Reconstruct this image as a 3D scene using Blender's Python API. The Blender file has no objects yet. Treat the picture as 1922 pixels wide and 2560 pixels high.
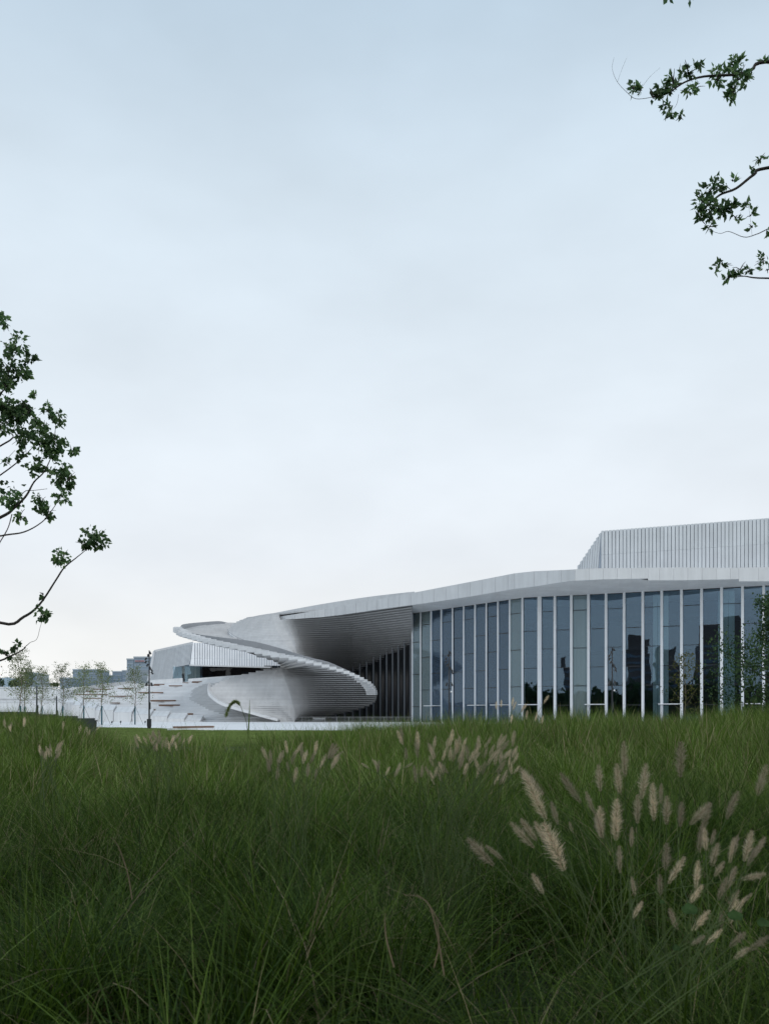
import bpy, math, random
import numpy as np
from mathutils import Vector, Matrix
R = math.radians
rnd = random.Random(7)
nrs = np.random.RandomState(11)
scene = bpy.context.scene
COL = scene.collection

# ------------------------------------------------------------------ camera
F, CX, HZ, ZC = 2320.0, 961.0, 1788.0, 1.5        # focal length, centre, horizon (photo px), eye height (m)
cam_d = bpy.data.cameras.new('camera')
cam = bpy.data.objects.new('camera', cam_d); COL.objects.link(cam)
cam.location = (0, 0, ZC); cam.rotation_euler = (R(90), 0, 0)
cam_d.sensor_fit = 'HORIZONTAL'; cam_d.sensor_width = 36.0
cam_d.lens = F / 1922.0 * 36.0
cam_d.shift_y = (HZ - 1280.0) / 1922.0
cam_d.clip_start = 0.05; cam_d.clip_end = 12000
cam_d.dof.use_dof = True; cam_d.dof.focus_distance = 120.0; cam_d.dof.aperture_fstop = 9.0
scene.camera = cam

# ------------------------------------------------------------------ world, sun, exposure
SUN_EL, SUN_AZ = R(48), R(150)                     # azimuth clockwise from +Y: behind the camera, to the right
w = bpy.data.worlds.new('World'); scene.world = w; w.use_nodes = True
nt = w.node_tree; nt.nodes.clear()
def nn(t, typ, **kw):
    n = t.nodes.new(typ)
    for k, v in kw.items():
        setattr(n, k, v)
    return n
wo = nn(nt, 'ShaderNodeOutputWorld'); bg = nn(nt, 'ShaderNodeBackground'); bg.inputs[1].default_value = 0.1
sky = nn(nt, 'ShaderNodeTexSky', sky_type='NISHITA'); sky.sun_disc = False
sky.sun_elevation = SUN_EL; sky.sun_rotation = SUN_AZ; sky.air_density = 1.0; sky.dust_density = 2.0
tc = nn(nt, 'ShaderNodeTexCoord'); sep = nn(nt, 'ShaderNodeSeparateXYZ')
nt.links.new(tc.outputs['Generated'], sep.inputs[0])
ramp = nn(nt, 'ShaderNodeValToRGB')                # veil of high cloud: pale at the horizon, bluer overhead
els = ramp.color_ramp.elements
stops = [(0.0, (.915, .91, .89)), (.08, (.885, .893, .892)), (.165, (.81, .852, .897)), (.32, (.762, .838, .905)),
         (.485, (.672, .777, .866)), (.61, (.54, .668, .785)), (1.0, (.38, .51, .65))]
while len(els) < len(stops): els.new(0.5)
for e, (p, c) in zip(els, stops): e.position = p; e.color = (*c, 1)
nt.links.new(sep.outputs[2], ramp.inputs[0])
# soft uneven cloud
mpn = nn(nt, 'ShaderNodeMapping'); mpn.inputs['Scale'].default_value = (1.5, 1.5, 3.2); mpn.inputs['Location'].default_value = (2.3, .7, 0)
nt.links.new(tc.outputs['Generated'], mpn.inputs[0])
noi = nn(nt, 'ShaderNodeTexNoise'); noi.inputs['Scale'].default_value = 2.0; noi.inputs['Detail'].default_value = 5; noi.inputs['Roughness'].default_value = .5
nt.links.new(mpn.outputs[0], noi.inputs['Vector'])
mr = nn(nt, 'ShaderNodeMapRange'); mr.inputs[1].default_value = .3; mr.inputs[2].default_value = .7
mr.inputs[3].default_value = .955; mr.inputs[4].default_value = 1.115
nt.links.new(noi.outputs['Fac'], mr.inputs[0])
mul = nn(nt, 'ShaderNodeVectorMath', operation='SCALE')
nt.links.new(ramp.outputs[0], mul.inputs[0])
m10 = nn(nt, 'ShaderNodeMath', operation='MULTIPLY'); m10.inputs[1].default_value = 10.35
nt.links.new(mr.outputs[0], m10.inputs[0]); nt.links.new(m10.outputs[0], mul.inputs['Scale'])
mix = nn(nt, 'ShaderNodeMix', data_type='RGBA'); mix.inputs[0].default_value = 0.93
nt.links.new(sky.outputs[0], mix.inputs[6]); nt.links.new(mul.outputs[0], mix.inputs[7])
nt.links.new(mix.outputs[2], bg.inputs[0]); nt.links.new(bg.outputs[0], wo.inputs[0])

sun_d = bpy.data.lights.new('sun', 'SUN'); sun_d.energy = 0.9; sun_d.angle = R(25); sun_d.color = (1, .97, .92)
sun = bpy.data.objects.new('sun', sun_d); COL.objects.link(sun)
sdir = Vector((math.sin(SUN_AZ) * math.cos(SUN_EL), math.cos(SUN_AZ) * math.cos(SUN_EL), math.sin(SUN_EL)))
sun.rotation_euler = (-sdir).to_track_quat('-Z', 'Y').to_euler(); sun.location = sdir * 50
vs = scene.view_settings
vs.view_transform = 'Standard'; vs.look = 'None'; vs.exposure = 0.0; vs.gamma = 1.0; vs.use_curve_mapping = False
scene.render.engine = 'CYCLES'
scene.cycles.max_bounces = 5; scene.cycles.diffuse_bounces = 3; scene.cycles.glossy_bounces = 3; scene.cycles.transparent_max_bounces = 12
scene.render.resolution_x = 768; scene.render.resolution_y = 1024

# ------------------------------------------------------------------ helpers
def P(px, py, D): return Vector(((px - CX) * D / F, D, ZC + (HZ - py) * D / F))
def PZ(px, Z, D): return Vector(((px - CX) * D / F, D, Z))
def ZP(py, D): return ZC + (HZ - py) * D / F
def tag(o, label=None, cat=None, group=None, kind=None):
    if label: o['label'] = label
    if cat: o['category'] = cat
    if group: o['group'] = group
    if kind: o['kind'] = kind
    return o
def link(name, me, mat=None, parent=None, loc=None):
    if mat is not None and not me.materials: me.materials.append(mat)
    o = bpy.data.objects.new(name, me); COL.objects.link(o)
    if parent is not None: o.parent = parent
    if loc is not None: o.location = loc
    return o
def mesh(name, v, f, smooth=False):
    me = bpy.data.meshes.new(name); me.from_pydata([tuple(p) for p in v], [], f); me.update()
    if smooth: me.polygons.foreach_set('use_smooth', [True] * len(me.polygons))
    return me
def obj(name, v, f, mat, parent=None, smooth=False, loc=None): return link(name, mesh(name, v, f, smooth), mat, parent, loc)
def empty(name, loc=(0, 0, 0)):
    o = bpy.data.objects.new(name, None); COL.objects.link(o); o.location = loc; o.empty_display_size = .2; return o
BOXF = [(0, 3, 2, 1), (4, 5, 6, 7), (0, 1, 5, 4), (1, 2, 6, 5), (2, 3, 7, 6), (3, 0, 4, 7)]
def boxv(x0, x1, y0, y1, z0, z1):
    return [(x0, y0, z0), (x1, y0, z0), (x1, y1, z0), (x0, y1, z0), (x0, y0, z1), (x1, y0, z1), (x1, y1, z1), (x0, y1, z1)]
class MB:
    def __init__(s): s.v = []; s.f = []
    def add(s, v, f):
        n = len(s.v); s.v += [tuple(p) for p in v]; s.f += [tuple(i + n for i in q) for q in f]; return s
    def box(s, *a): return s.add(boxv(*a), BOXF)
    def obox(s, c, hx, hy, hz, M):                  # oriented box
        return s.add([Vector(c) + M @ Vector(p) for p in boxv(-hx, hx, -hy, hy, -hz, hz)], BOXF)
    def tube(s, pts, rad, n=6, cap=True):
        pts = [Vector(p) for p in pts]
        if not hasattr(rad, '__len__'): rad = [rad] * len(pts)
        v = []; f = []; up = Vector((0.13, .21, 1)).normalized()
        for i, p in enumerate(pts):
            d = (pts[min(i + 1, len(pts) - 1)] - pts[max(i - 1, 0)]).normalized()
            a = d.cross(up)
            if a.length < .05: a = d.cross(Vector((1, 0, 0)))
            a.normalize(); b = d.cross(a)
            for k in range(n):
                t = 2 * math.pi * k / n; v.append(p + (a * math.cos(t) + b * math.sin(t)) * rad[i])
        for i in range(len(pts) - 1):
            for k in range(n):
                f.append((i * n + k, i * n + (k + 1) % n, (i + 1) * n + (k + 1) % n, (i + 1) * n + k))
        if cap: f.append(tuple(range(n - 1, -1, -1))); f.append(tuple((len(pts) - 1) * n + k for k in range(n)))
        return s.add(v, f)
    def prism(s, poly, z0, z1):                     # plan polygon (ccw or cw) between two heights
        n = len(poly)
        v = [(p[0], p[1], z0) for p in poly] + [(p[0], p[1], z1) for p in poly]
        f = [tuple(range(n - 1, -1, -1)), tuple(range(n, 2 * n))] + [(i, (i + 1) % n, n + (i + 1) % n, n + i) for i in range(n)]
        return s.add(v, f)
    def build(s, name, mat, parent=None, smooth=False, loc=None): return obj(name, s.v, s.f, mat, parent, smooth, loc)
def rotz(a): return Matrix.Rotation(a, 3, 'Z')
def ip(x, xs, ys): return float(np.interp(x, xs, ys))
def sstep(a, b, x):
    t = min(1, max(0, (x - a) / (b - a))); return t * t * (3 - 2 * t)

# ------------------------------------------------------------------ materials
def mat_basic(name, col, rough=.6, var=.08, scale=1.0, bump=0, bscale=30, metal=0, spec=.5, streak=0):
    m = bpy.data.materials.new(name); m.use_nodes = True; t = m.node_tree
    b = t.nodes['Principled BSDF']; b.inputs['Roughness'].default_value = rough; b.inputs['Metallic'].default_value = metal
    b.inputs['Specular IOR Level'].default_value = spec
    g = nn(t, 'ShaderNodeTexCoord'); n = nn(t, 'ShaderNodeTexNoise'); n.inputs['Scale'].default_value = scale; n.inputs['Detail'].default_value = 6
    geo = nn(t, 'ShaderNodeNewGeometry'); t.links.new(geo.outputs['Position'], n.inputs['Vector'])
    r = nn(t, 'ShaderNodeMapRange'); r.inputs[1].default_value = .3; r.inputs[2].default_value = .7
    r.inputs[3].default_value = 1 - var; r.inputs[4].default_value = 1 + var
    t.links.new(n.outputs['Fac'], r.inputs[0])
    oi = nn(t, 'ShaderNodeObjectInfo'); orr = nn(t, 'ShaderNodeMapRange'); orr.inputs[3].default_value = 1 - var * .6; orr.inputs[4].default_value = 1 + var * .6
    t.links.new(oi.outputs['Random'], orr.inputs[0])
    mm = nn(t, 'ShaderNodeMath', operation='MULTIPLY'); t.links.new(r.outputs[0], mm.inputs[0]); t.links.new(orr.outputs[0], mm.inputs[1])
    v = nn(t, 'ShaderNodeVectorMath', operation='SCALE'); v.inputs[0].default_value = col; t.links.new(mm.outputs[0], v.inputs['Scale'])
    src = v.outputs[0]
    if streak:
        mp = nn(t, 'ShaderNodeMapping'); mp.inputs['Scale'].default_value = (1.3, 1.3, .07); t.links.new(geo.outputs['Position'], mp.inputs[0])
        n3 = nn(t, 'ShaderNodeTexNoise'); n3.inputs['Scale'].default_value = 1.0; n3.inputs['Detail'].default_value = 5; n3.inputs['Roughness'].default_value = .65
        t.links.new(mp.outputs[0], n3.inputs['Vector']); r3 = nn(t, 'ShaderNodeMapRange'); r3.inputs[1].default_value = .42; r3.inputs[2].default_value = .68
        r3.inputs[3].default_value = 1.02; r3.inputs[4].default_value = 1 - streak; t.links.new(n3.outputs['Fac'], r3.inputs[0])
        v2 = nn(t, 'ShaderNodeVectorMath', operation='SCALE'); t.links.new(src, v2.inputs[0]); t.links.new(r3.outputs[0], v2.inputs['Scale']); src = v2.outputs[0]
    t.links.new(src, b.inputs['Base Color'])
    if bump:
        n2 = nn(t, 'ShaderNodeTexNoise'); n2.inputs['Scale'].default_value = bscale; n2.inputs['Detail'].default_value = 4
        t.links.new(geo.outputs['Position'], n2.inputs['Vector'])
        bp = nn(t, 'ShaderNodeBump'); bp.inputs['Strength'].default_value = bump; bp.inputs['Distance'].default_value = .02
        t.links.new(n2.outputs['Fac'], bp.inputs['Height']); t.links.new(bp.outputs[0], b.inputs['Normal'])
    return m
def mat_leaf(name, cols, trans=.35, rough=.45, attr='tint', gloss=.012):
    """leaf or blade: colour from a per-leaf attribute and the instance, diffuse + translucent + sheen"""
    m = bpy.data.materials.new(name); m.use_nodes = True; t = m.node_tree; t.nodes.clear()
    o = nn(t, 'ShaderNodeOutputMaterial'); a = nn(t, 'ShaderNodeAttribute', attribute_name=attr)
    oi = nn(t, 'ShaderNodeObjectInfo')
    rp = nn(t, 'ShaderNodeValToRGB'); e = rp.color_ramp.elements
    while len(e) < len(cols): e.new(.5)
    for i, (p, c) in enumerate(cols): e[i].position = p; e[i].color = (*c, 1)
    t.links.new(a.outputs['Fac'], rp.inputs[0])
    hs = nn(t, 'ShaderNodeHueSaturation')
    r1 = nn(t, 'ShaderNodeMapRange'); r1.inputs[3].default_value = .6; r1.inputs[4].default_value = 1.4
    t.links.new(oi.outputs['Random'], r1.inputs[0]); t.links.new(r1.outputs[0], hs.inputs['Value'])
    t.links.new(rp.outputs[0], hs.inputs['Color'])
    d = nn(t, 'ShaderNodeBsdfDiffuse'); tr = nn(t, 'ShaderNodeBsdfTranslucent'); gl = nn(t, 'ShaderNodeBsdfGlossy')
    gl.inputs['Roughness'].default_value = rough; gl.inputs['Color'].default_value = (1, 1, 1, 1)
    t.links.new(hs.outputs[0], d.inputs[0]); t.links.new(hs.outputs[0], tr.inputs[0])
    m1 = nn(t, 'ShaderNodeMixShader'); m1.inputs[0].default_value = trans
    t.links.new(d.outputs[0], m1.inputs[1]); t.links.new(tr.outputs[0], m1.inputs[2])
    m2 = nn(t, 'ShaderNodeMixShader'); m2.inputs[0].default_value = gloss
    t.links.new(m1.outputs[0], m2.inputs[1]); t.links.new(gl.outputs[0], m2.inputs[2])
    t.links.new(m2.outputs[0], o.inputs[0]); return m
def mat_joint(name, col, sx, sy, rough=.6, mortar=.02, dark=.7, var=.05):
    """stone or metal sheet with fine joints in plan"""
    m = mat_basic(name, col, rough, var, .4); t = m.node_tree; b = t.nodes['Principled BSDF']
    src = b.inputs['Base Color'].links[0].from_socket
    geo = nn(t, 'ShaderNodeNewGeometry'); br = nn(t, 'ShaderNodeTexBrick')
    br.inputs['Color1'].default_value = (1, 1, 1, 1); br.inputs['Color2'].default_value = (.94, .94, .94, 1); br.inputs['Mortar'].default_value = (dark, dark, dark, 1)
    br.inputs['Scale'].default_value = 1; br.inputs['Mortar Size'].default_value = mortar
    br.inputs['Brick Width'].default_value = sx; br.inputs['Row Height'].default_value = sy
    t.links.new(geo.outputs['Position'], br.inputs['Vector'])
    x = nn(t, 'ShaderNodeVectorMath', operation='MULTIPLY'); t.links.new(src, x.inputs[0]); t.links.new(br.outputs['Color'], x.inputs[1])
    t.links.new(x.outputs[0], b.inputs['Base Color']); return m
def mat_glass(name, tint, ior=1.6, refl=(.9, .95, 1)):
    m = bpy.data.materials.new(name); m.use_nodes = True; t = m.node_tree; t.nodes.clear()
    o = nn(t, 'ShaderNodeOutputMaterial'); tr = nn(t, 'ShaderNodeBsdfTransparent'); tr.inputs[0].default_value = (*tint, 1)
    gl = nn(t, 'ShaderNodeBsdfGlossy'); gl.inputs['Roughness'].default_value = .01; gl.inputs['Color'].default_value = (*refl, 1)
    fr = nn(t, 'ShaderNodeFresnel'); fr.inputs[0].default_value = ior
    geo = nn(t, 'ShaderNodeNewGeometry'); n = nn(t, 'ShaderNodeTexNoise'); n.inputs['Scale'].default_value = .35; n.inputs['Detail'].default_value = 1
    t.links.new(geo.outputs['Position'], n.inputs['Vector'])
    bp = nn(t, 'ShaderNodeBump'); bp.inputs['Strength'].default_value = .08; bp.inputs['Distance'].default_value = .06
    t.links.new(n.outputs['Fac'], bp.inputs['Height']); t.links.new(bp.outputs[0], gl.inputs['Normal'])
    mx = nn(t, 'ShaderNodeMixShader'); t.links.new(fr.outputs[0], mx.inputs[0])
    t.links.new(tr.outputs[0], mx.inputs[1]); t.links.new(gl.outputs[0], mx.inputs[2]); t.links.new(mx.outputs[0], o.inputs[0]); return m

WHITE = mat_basic('white_stone', (.70, .71, .72), .55, .06, .25, .1, 8, streak=.14)
FASC = mat_basic('white_panel', (.66, .67, .685), .5, .05, .3, streak=.07)
SLAB = mat_basic('slab_concrete', (.57, .57, .575), .65, .07, .35, .1, 8, streak=.08)
RECPANE = mat_basic('recess_pane_dark', (.012, .015, .019), .35, .1)
BLUELIFT = mat_basic('blue_grey_lift', (.62, .72, .78), .8, .1, .4)  # even blue-grey for the sheets added to brighten the left glass run
SOFF = mat_joint('soffit_panel', (.70, .70, .70), 3.2, 1.6, .6, .02, .75)
FIN = mat_basic('fin_metal', (.75, .77, .80), .35, .04, .3, streak=.06)
CLAD = mat_basic('cladding_panel', (.70, .725, .75), .45, .06, .3, streak=.08)
CLADB = mat_basic('cladding_groove', (.36, .41, .48), .6, .05, .3)
SHADEFIN = mat_basic('recess_fin', (.13, .145, .165), .5, .05, .3)
FRAME = mat_basic('dark_frame', (.02, .023, .027), .4, .05)
METAL = mat_basic('dark_pole_paint', (.018, .02, .025), .45, .1)
RAIL = mat_basic('grey_railing', (.30, .31, .33), .45, .05)
STEEL = mat_basic('galvanised_steel', (.5, .51, .52), .4, .05, metal=.5)
WOOD = mat_basic('wood_board', (.20, .115, .075), .6, .25, 2.0)
PLAZA = mat_joint('plaza_stone', (.74, .74, .745), 1.8, .9, .6, .012, .75)
BOUNCECUT = mat_basic('bounce_cut_dark', (.11, .11, .115), .6, .15, .5)  # dark tone of the added floor, keeps bounced light low
TERR = mat_basic('terrace_stone', (.72, .725, .735), .65, .07, .15, .1, 6)
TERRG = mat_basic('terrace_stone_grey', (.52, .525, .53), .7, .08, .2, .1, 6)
LAWN = mat_basic('lawn_soil', (.16, .21, .07), .9, .25, 1.2, .3, 20)
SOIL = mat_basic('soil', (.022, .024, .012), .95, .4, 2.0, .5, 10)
EARTH = mat_basic('earth', (.10, .11, .08), .95, .3, .05)
GLASS = mat_glass('facade_glass', (.78, .85, .86), 1.95, (.52, .74, 1))
GLASSD = mat_glass('dark_glass', (.10, .13, .16), 1.5)
def tint_glass(name, base, col, fac):
    m = base.copy(); m.name = name; t = m.node_tree; o = [n for n in t.nodes if n.type == 'OUTPUT_MATERIAL'][0]; src = o.inputs[0].links[0].from_socket
    d = nn(t, 'ShaderNodeBsdfDiffuse'); d.inputs[0].default_value = (*col, 1); mx = nn(t, 'ShaderNodeMixShader'); mx.inputs[0].default_value = fac
    t.links.new(src, mx.inputs[1]); t.links.new(d.outputs[0], mx.inputs[2]); t.links.new(mx.outputs[0], o.inputs[0]); return m
GLASSF = tint_glass('pale_lift_glass', GLASS, (.42, .50, .48), .30)  # pale bays: colour mixed in to brighten panes the shade left dark
GLASSA = tint_glass('coated_glass', GLASS, (.34, .43, .52), .07)  # bluish colour mixed in to stand for reflected sky
INTD = mat_basic('interior_dark', (.035, .033, .036), .8, .3, .2)
INTW = mat_basic('interior_wall', (.05, .034, .03), .8, .5, .15)
CURT = mat_basic('pale_blind', (.76, .82, .78), .8, .08, .4)
BARK = mat_basic('bark', (.045, .038, .032), .85, .3, 8, .4, 40)
BARKP = mat_basic('young_bark', (.16, .13, .10), .85, .2, 8)
WRAP = mat_basic('trunk_wrap', (.03, .10, .13), .7, .1)
LEAFD = mat_leaf('leaf_dark', [(0, (.03, .06, .028)), (.6, (.055, .10, .04)), (1, (.10, .16, .06))], .4)
LEAFN = mat_leaf('leaf_backlit', [(0, (.06, .12, .055)), (.6, (.12, .21, .085)), (1, (.20, .30, .12))], .62)
LEAFP = mat_leaf('leaf_pale', [(0, (.10, .14, .055)), (.6, (.15, .19, .08)), (1, (.24, .27, .12))], .4)
LEAFY = mat_leaf('leaf_yellowish', [(0, (.10, .12, .03)), (1, (.19, .19, .06))], .4)
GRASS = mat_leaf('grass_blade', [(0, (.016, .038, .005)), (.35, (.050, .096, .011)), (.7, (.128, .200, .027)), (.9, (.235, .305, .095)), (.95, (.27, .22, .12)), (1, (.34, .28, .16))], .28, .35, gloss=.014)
LAWNG = mat_leaf('lawn_blade', [(0, (.14, .20, .05)), (1, (.22, .28, .09))], .3, .5)
PLUME = mat_leaf('plume_bristle', [(0, (.26, .165, .10)), (.5, (.68, .55, .39)), (1, (.80, .70, .53))], .5, .6)
STEMM = mat_basic('grass_stem', (.08, .12, .03), .7, .2, 4)
OFFG = mat_basic('office_glass', (.24, .31, .39), .3, .12, .08)  # grey-blue glass, colour lightened for distance haze
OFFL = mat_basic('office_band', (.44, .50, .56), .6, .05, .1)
HILLM = mat_basic('hill_haze_blue', (.30, .38, .44), .95, .15, .01)  # distance haze put into the pale blue-grey colour
SIGNR = mat_basic('red_letters', (.42, .24, .26), .5, .05)

# ------------------------------------------------------------------ ground
def zg(x, y):
    """height of the planted berm round the viewer"""
    z = 0.0
    px = CX + F * x / max(y, 1.0)
    z += (.40 * sstep(640, 960, px) + .22 * sstep(900, 1500, px)) * sstep(9, 27, y)
    z += .28 * sstep(1700, 1990, px) * sstep(12, 27, y)
    z += .62 * (1 - sstep(90, 330, px)) * sstep(8, 28, y)
    z *= 1 - sstep(34, 46, y)
    z += .05 * math.sin(x * .9 + 1) * math.sin(y * .7) + .03 * math.sin(x * 2.1 - y * 1.3)
    return max(z, -.05)
g = 9000
tag(obj('ground', [(-g, -g, -.12), (g, -g, -.12), (g, g, -.12), (-g, g, -.12)], [(0, 1, 2, 3)], EARTH), kind='structure')
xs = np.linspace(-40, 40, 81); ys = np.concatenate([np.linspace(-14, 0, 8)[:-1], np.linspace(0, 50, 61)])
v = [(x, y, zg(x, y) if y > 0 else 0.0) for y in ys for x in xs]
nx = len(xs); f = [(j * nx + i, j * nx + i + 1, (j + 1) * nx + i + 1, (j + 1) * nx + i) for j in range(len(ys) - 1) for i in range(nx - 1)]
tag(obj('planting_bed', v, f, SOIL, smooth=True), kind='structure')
edge = [(-400, 1813), (190, 1819), (380, 1821), (440, 1824), (480, 1826.5), (1030, 1828), (2400, 1829)]
lp = [PZ(px, 0, ZC * F / (py - HZ)) for px, py in edge]
lv = [(p.x, p.y, -.004) for p in lp] + [(140, 44, -.004), (-140, 44, -.004)]
tag(obj('lawn', lv, [tuple(range(len(lv) - 1, -1, -1))], LAWN), kind='structure')
pv = [(p.x, p.y, .0) for p in lp] + [(260, 420, 0), (-260, 420, 0)]
tag(obj('plaza', pv, [tuple(range(len(pv)))], PLAZA), kind='structure')
fc = [PZ(px, 0, D_) for px, D_ in [(690, 206.5), (860, 205), (1030, 201.5), (1040, 430), (690, 430)]]
tag(obj('bounce_cut_floor', [(p.x, p.y, .006) for p in fc], [(0, 1, 2, 3, 4)], BOUNCECUT), kind='structure')  # unseen dark floor added to cut bounced light under the spiral
kb = MB()
for a, b in zip(lp[:-1], lp[1:]):
    d = (b - a).normalized(); n = Vector((-d.y, d.x, 0)) * .15
    q = [a, b, b + n, a + n]; kb.prism([(p.x, p.y) for p in q], -.05, .035)
tag(kb.build('lawn_kerb', WHITE), kind='structure')

# ------------------------------------------------------------------ opera house: stacked slabs of the spiral stair
H = .43
house = tag(empty('opera_house', (0, 200, 0)), 'huge white concert building with spiral stepped roof and tall finned glass front', 'building')
HOFF = Vector((0, -200, 0))
def hb(mb, name, mat, parent=house, smooth=False):
    mb.v = [(p[0], p[1] - 200, p[2]) for p in mb.v]; return mb.build(name, mat, parent, smooth)
def zcurve(tab):
    """photo points (px, py, distance) -> functions of height"""
    q = sorted((ZP(py, D), px, D) for px, py, D in tab)
    zs = [a[0] for a in q]; return lambda z: PZ(ip(z, zs, [a[1] for a in q]), z, ip(z, zs, [a[2] for a in q]))
E = zcurve([(720, 1800, 214), (800, 1793, 212), (870, 1778, 209), (905, 1768, 206), (925, 1760, 204), (938, 1750, 203), (941, 1738, 201.5), (939, 1723, 200),
            (929, 1711, 198), (904, 1696, 196), (866, 1680, 195), (816, 1665, 194), (777, 1655, 194), (740, 1646, 195), (694, 1637.5, 197),
            (634, 1625, 200), (575, 1613.5, 203), (524, 1603, 207), (481, 1592, 211), (450, 1583, 215), (438, 1577, 219)])
CRZ = zcurve([(738, 1800, 204), (722, 1760, 203), (708, 1715, 203.5), (702, 1694, 204), (699, 1678, 209), (696, 1668, 217)])
LZ = zcurve([(700, 1797, 203), (663, 1787, 203), (635, 1780, 203), (601, 1771, 203), (567, 1763, 203), (544, 1752, 204), (530, 1742, 205), (524.5, 1730, 206),
             (525, 1720, 206.5), (534, 1710, 207), (557, 1700, 208), (584, 1690.5, 209), (620, 1682, 211), (647, 1676, 213), (676, 1670.5, 215), (695, 1667, 217)])
IZ = zcurve([(702, 1667, 217.5), (700, 1657, 217), (690, 1648, 215), (668, 1640, 213), (640, 1634, 211)])
def slab_front(k):
    z = k * H
    a, c, e = LZ(z), CRZ(z), E(z)
    pts = [a.lerp(c, t) for t in (0, .25, .5, .75)]
    for i in (1, 2, 3): pts[i].y += .5 * math.sin(math.pi * i / 4)
    m0 = c.lerp(e, .05); c2 = c.lerp(a, .05)
    pts += [c.lerp(a, .14), c2, (c * 2 + m0 + c2) / 4, m0] + [c.lerp(e, t) for t in (.12, .2, .3, .55, .8, 1)]
    for i, t in ((8, .12), (9, .2), (10, .3), (11, .55), (12, .8)): pts[i].y += 2.2 * math.sin(math.pi * t)
    ucut = [-.16] * 4 + [-.12, -.04, .08, .24, .5, 1.0, 1.9, 3.2, 3.4, 3.0]
    return pts, ucut
KTOP = int(LZ(0).z * 0 + (ZP(1668, 217) / H))
def slab_mesh(pts, ucut, z0, z1, depth, lip=.6, backshift=(0, 0), under=None):
    """long slab: upright face, undercut below, flat top, plain back"""
    n = len(pts); v = []
    zm = z0 + (z1 - z0) * (1 - lip)
    for p in pts: v.append((p.x, p.y, z1))
    for p in pts: v.append((p.x, p.y, zm))
    for p, u in zip(pts, ucut): v.append((p.x, p.y + u, z0))
    for p in pts: v.append((p.x + backshift[0], p.y + depth + backshift[1], z0))
    for p in pts: v.append((p.x + backshift[0], p.y + depth + backshift[1], z1))
    f = []
    for r in range(5):
        a, b = r * n, ((r + 1) % 5) * n
        for i in range(n - 1): f.append((a + i, b + i, b + i + 1, a + i + 1))
    f.append(tuple(r * n for r in range(5))[::-1]); f.append(tuple(r * n + n - 1 for r in range(5)))
    m = MB(); m.add(v, f); return m
for k in range(1, KTOP + 1):
    pts, uc = slab_front(k)
    hb(slab_mesh(pts, uc, k * H - H + .004, k * H, 7.0, .08), 'step_slab', SLAB)
# ramp beyond the twist, and the bright block that ends every step
kE0 = 15; KEND = int(E(99).z and ZP(1577, 219) / H)
for k in range(KTOP + 1, KEND + 1):
    e1, e0 = E(k * H), E((k - 1) * H)
    def inner(z, e):
        if z < ZP(1634, 211): return IZ(z)
        return Vector((e.x + ip(z, [15.5, 18], [3, 1]), e.y + ip(z, [15.5, 18], [8, 3]), z))
    i1, i0 = inner(k * H, e1), inner((k - 1) * H, e0)
    m = MB(); m.prism([(e1.x, e1.y + .3), (e0.x - .003, e0.y + .3), (i0.x - .003, i0.y), (i1.x, i1.y)], k * H - 2 * H, k * H)
    hb(m, 'ramp_slab', SLAB)
for k in range(kE0, KEND + 1):
    e1, e0 = E(k * H), E((k - 1) * H)
    if k < 17: e0 = e1 + Vector((.2, .8, 0)); e1 = e1 + Vector((-.2, 0, 0))
    if (e1 - e0).length < .7: e0 = e1 + (e0 - e1).normalized() * .7
    d = (e0 - e1); d.z = 0; d.normalize(); nrm = Vector((d.y, -d.x, 0))
    if nrm.y > 0: nrm = -nrm
    pr = .1 if k < 34 else .22
    q = [e1 + nrm * pr, e0 + nrm * pr, e0 - nrm * 2.2, e1 - nrm * 2.2]
    m = MB(); m.prism([(p.x, p.y) for p in q], k * H - (1.45 if k < 34 else 2) * H + .02, k * H + .03)
    hb(m, 'step_end_block', FASC)
# rounded outer nose where the ramp turns back, at the far left
m = MB()
e = E(KEND * H); 
for i in range(7):
    a = math.pi * (.55 + i * .13); c = Vector((e.x + 2.4, e.y + 4.5, 0))
    p0 = c + Vector((math.cos(a - .2) * -0 + -3.2 * math.sin((i + .5) / 7 * 1.5), -4.5 * math.cos((i + .5) / 7 * 1.7), 0))
    b = MB(); b.obox((p0.x, p0.y - 0, e.z - .35 + i * .22), .9, .9, .5, rotz(.2 + i * .25)); hb(b, 'step_end_block', FASC)
# railing that follows the ramp (posts too fine to tell apart: one ribbon of close bars per stretch)
def ribbon(name, top, hgt, mat, thick=.06, parent=house):
    m = MB(); n = len(top)
    for off in (0, thick):
        for p in top: m.v.append((p.x, p.y + off, p.z))
        for p in top: m.v.append((p.x, p.y + off, p.z - hgt))
    for i in range(n - 1):
        m.f.append((n + i, n + i + 1, i + 1, i)); m.f.append((2 * n + i, 2 * n + i + 1, 3 * n + i + 1, 3 * n + i)); m.f.append((i, i + 1, 2 * n + i + 1, 2 * n + i))
        m.f.append((3 * n + i, 3 * n + i + 1, n + i + 1, n + i))
    return hb(m, name, mat, parent)
def smooth(pts, n=8):
    out = []
    P_ = [pts[0]] + list(pts) + [pts[-1]]
    for i in range(1, len(P_) - 2):
        p0, p1, p2, p3 = P_[i - 1], P_[i], P_[i + 1], P_[i + 2]
        for j in range(n):
            t = j / n
            out.append(.5 * ((2 * p1) + (-p0 + p2) * t + (2 * p0 - 5 * p1 + 4 * p2 - p3) * t * t + (-p0 + 3 * p1 - 3 * p2 + p3) * t ** 3))
    out.append(pts[-1]); return out
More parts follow.
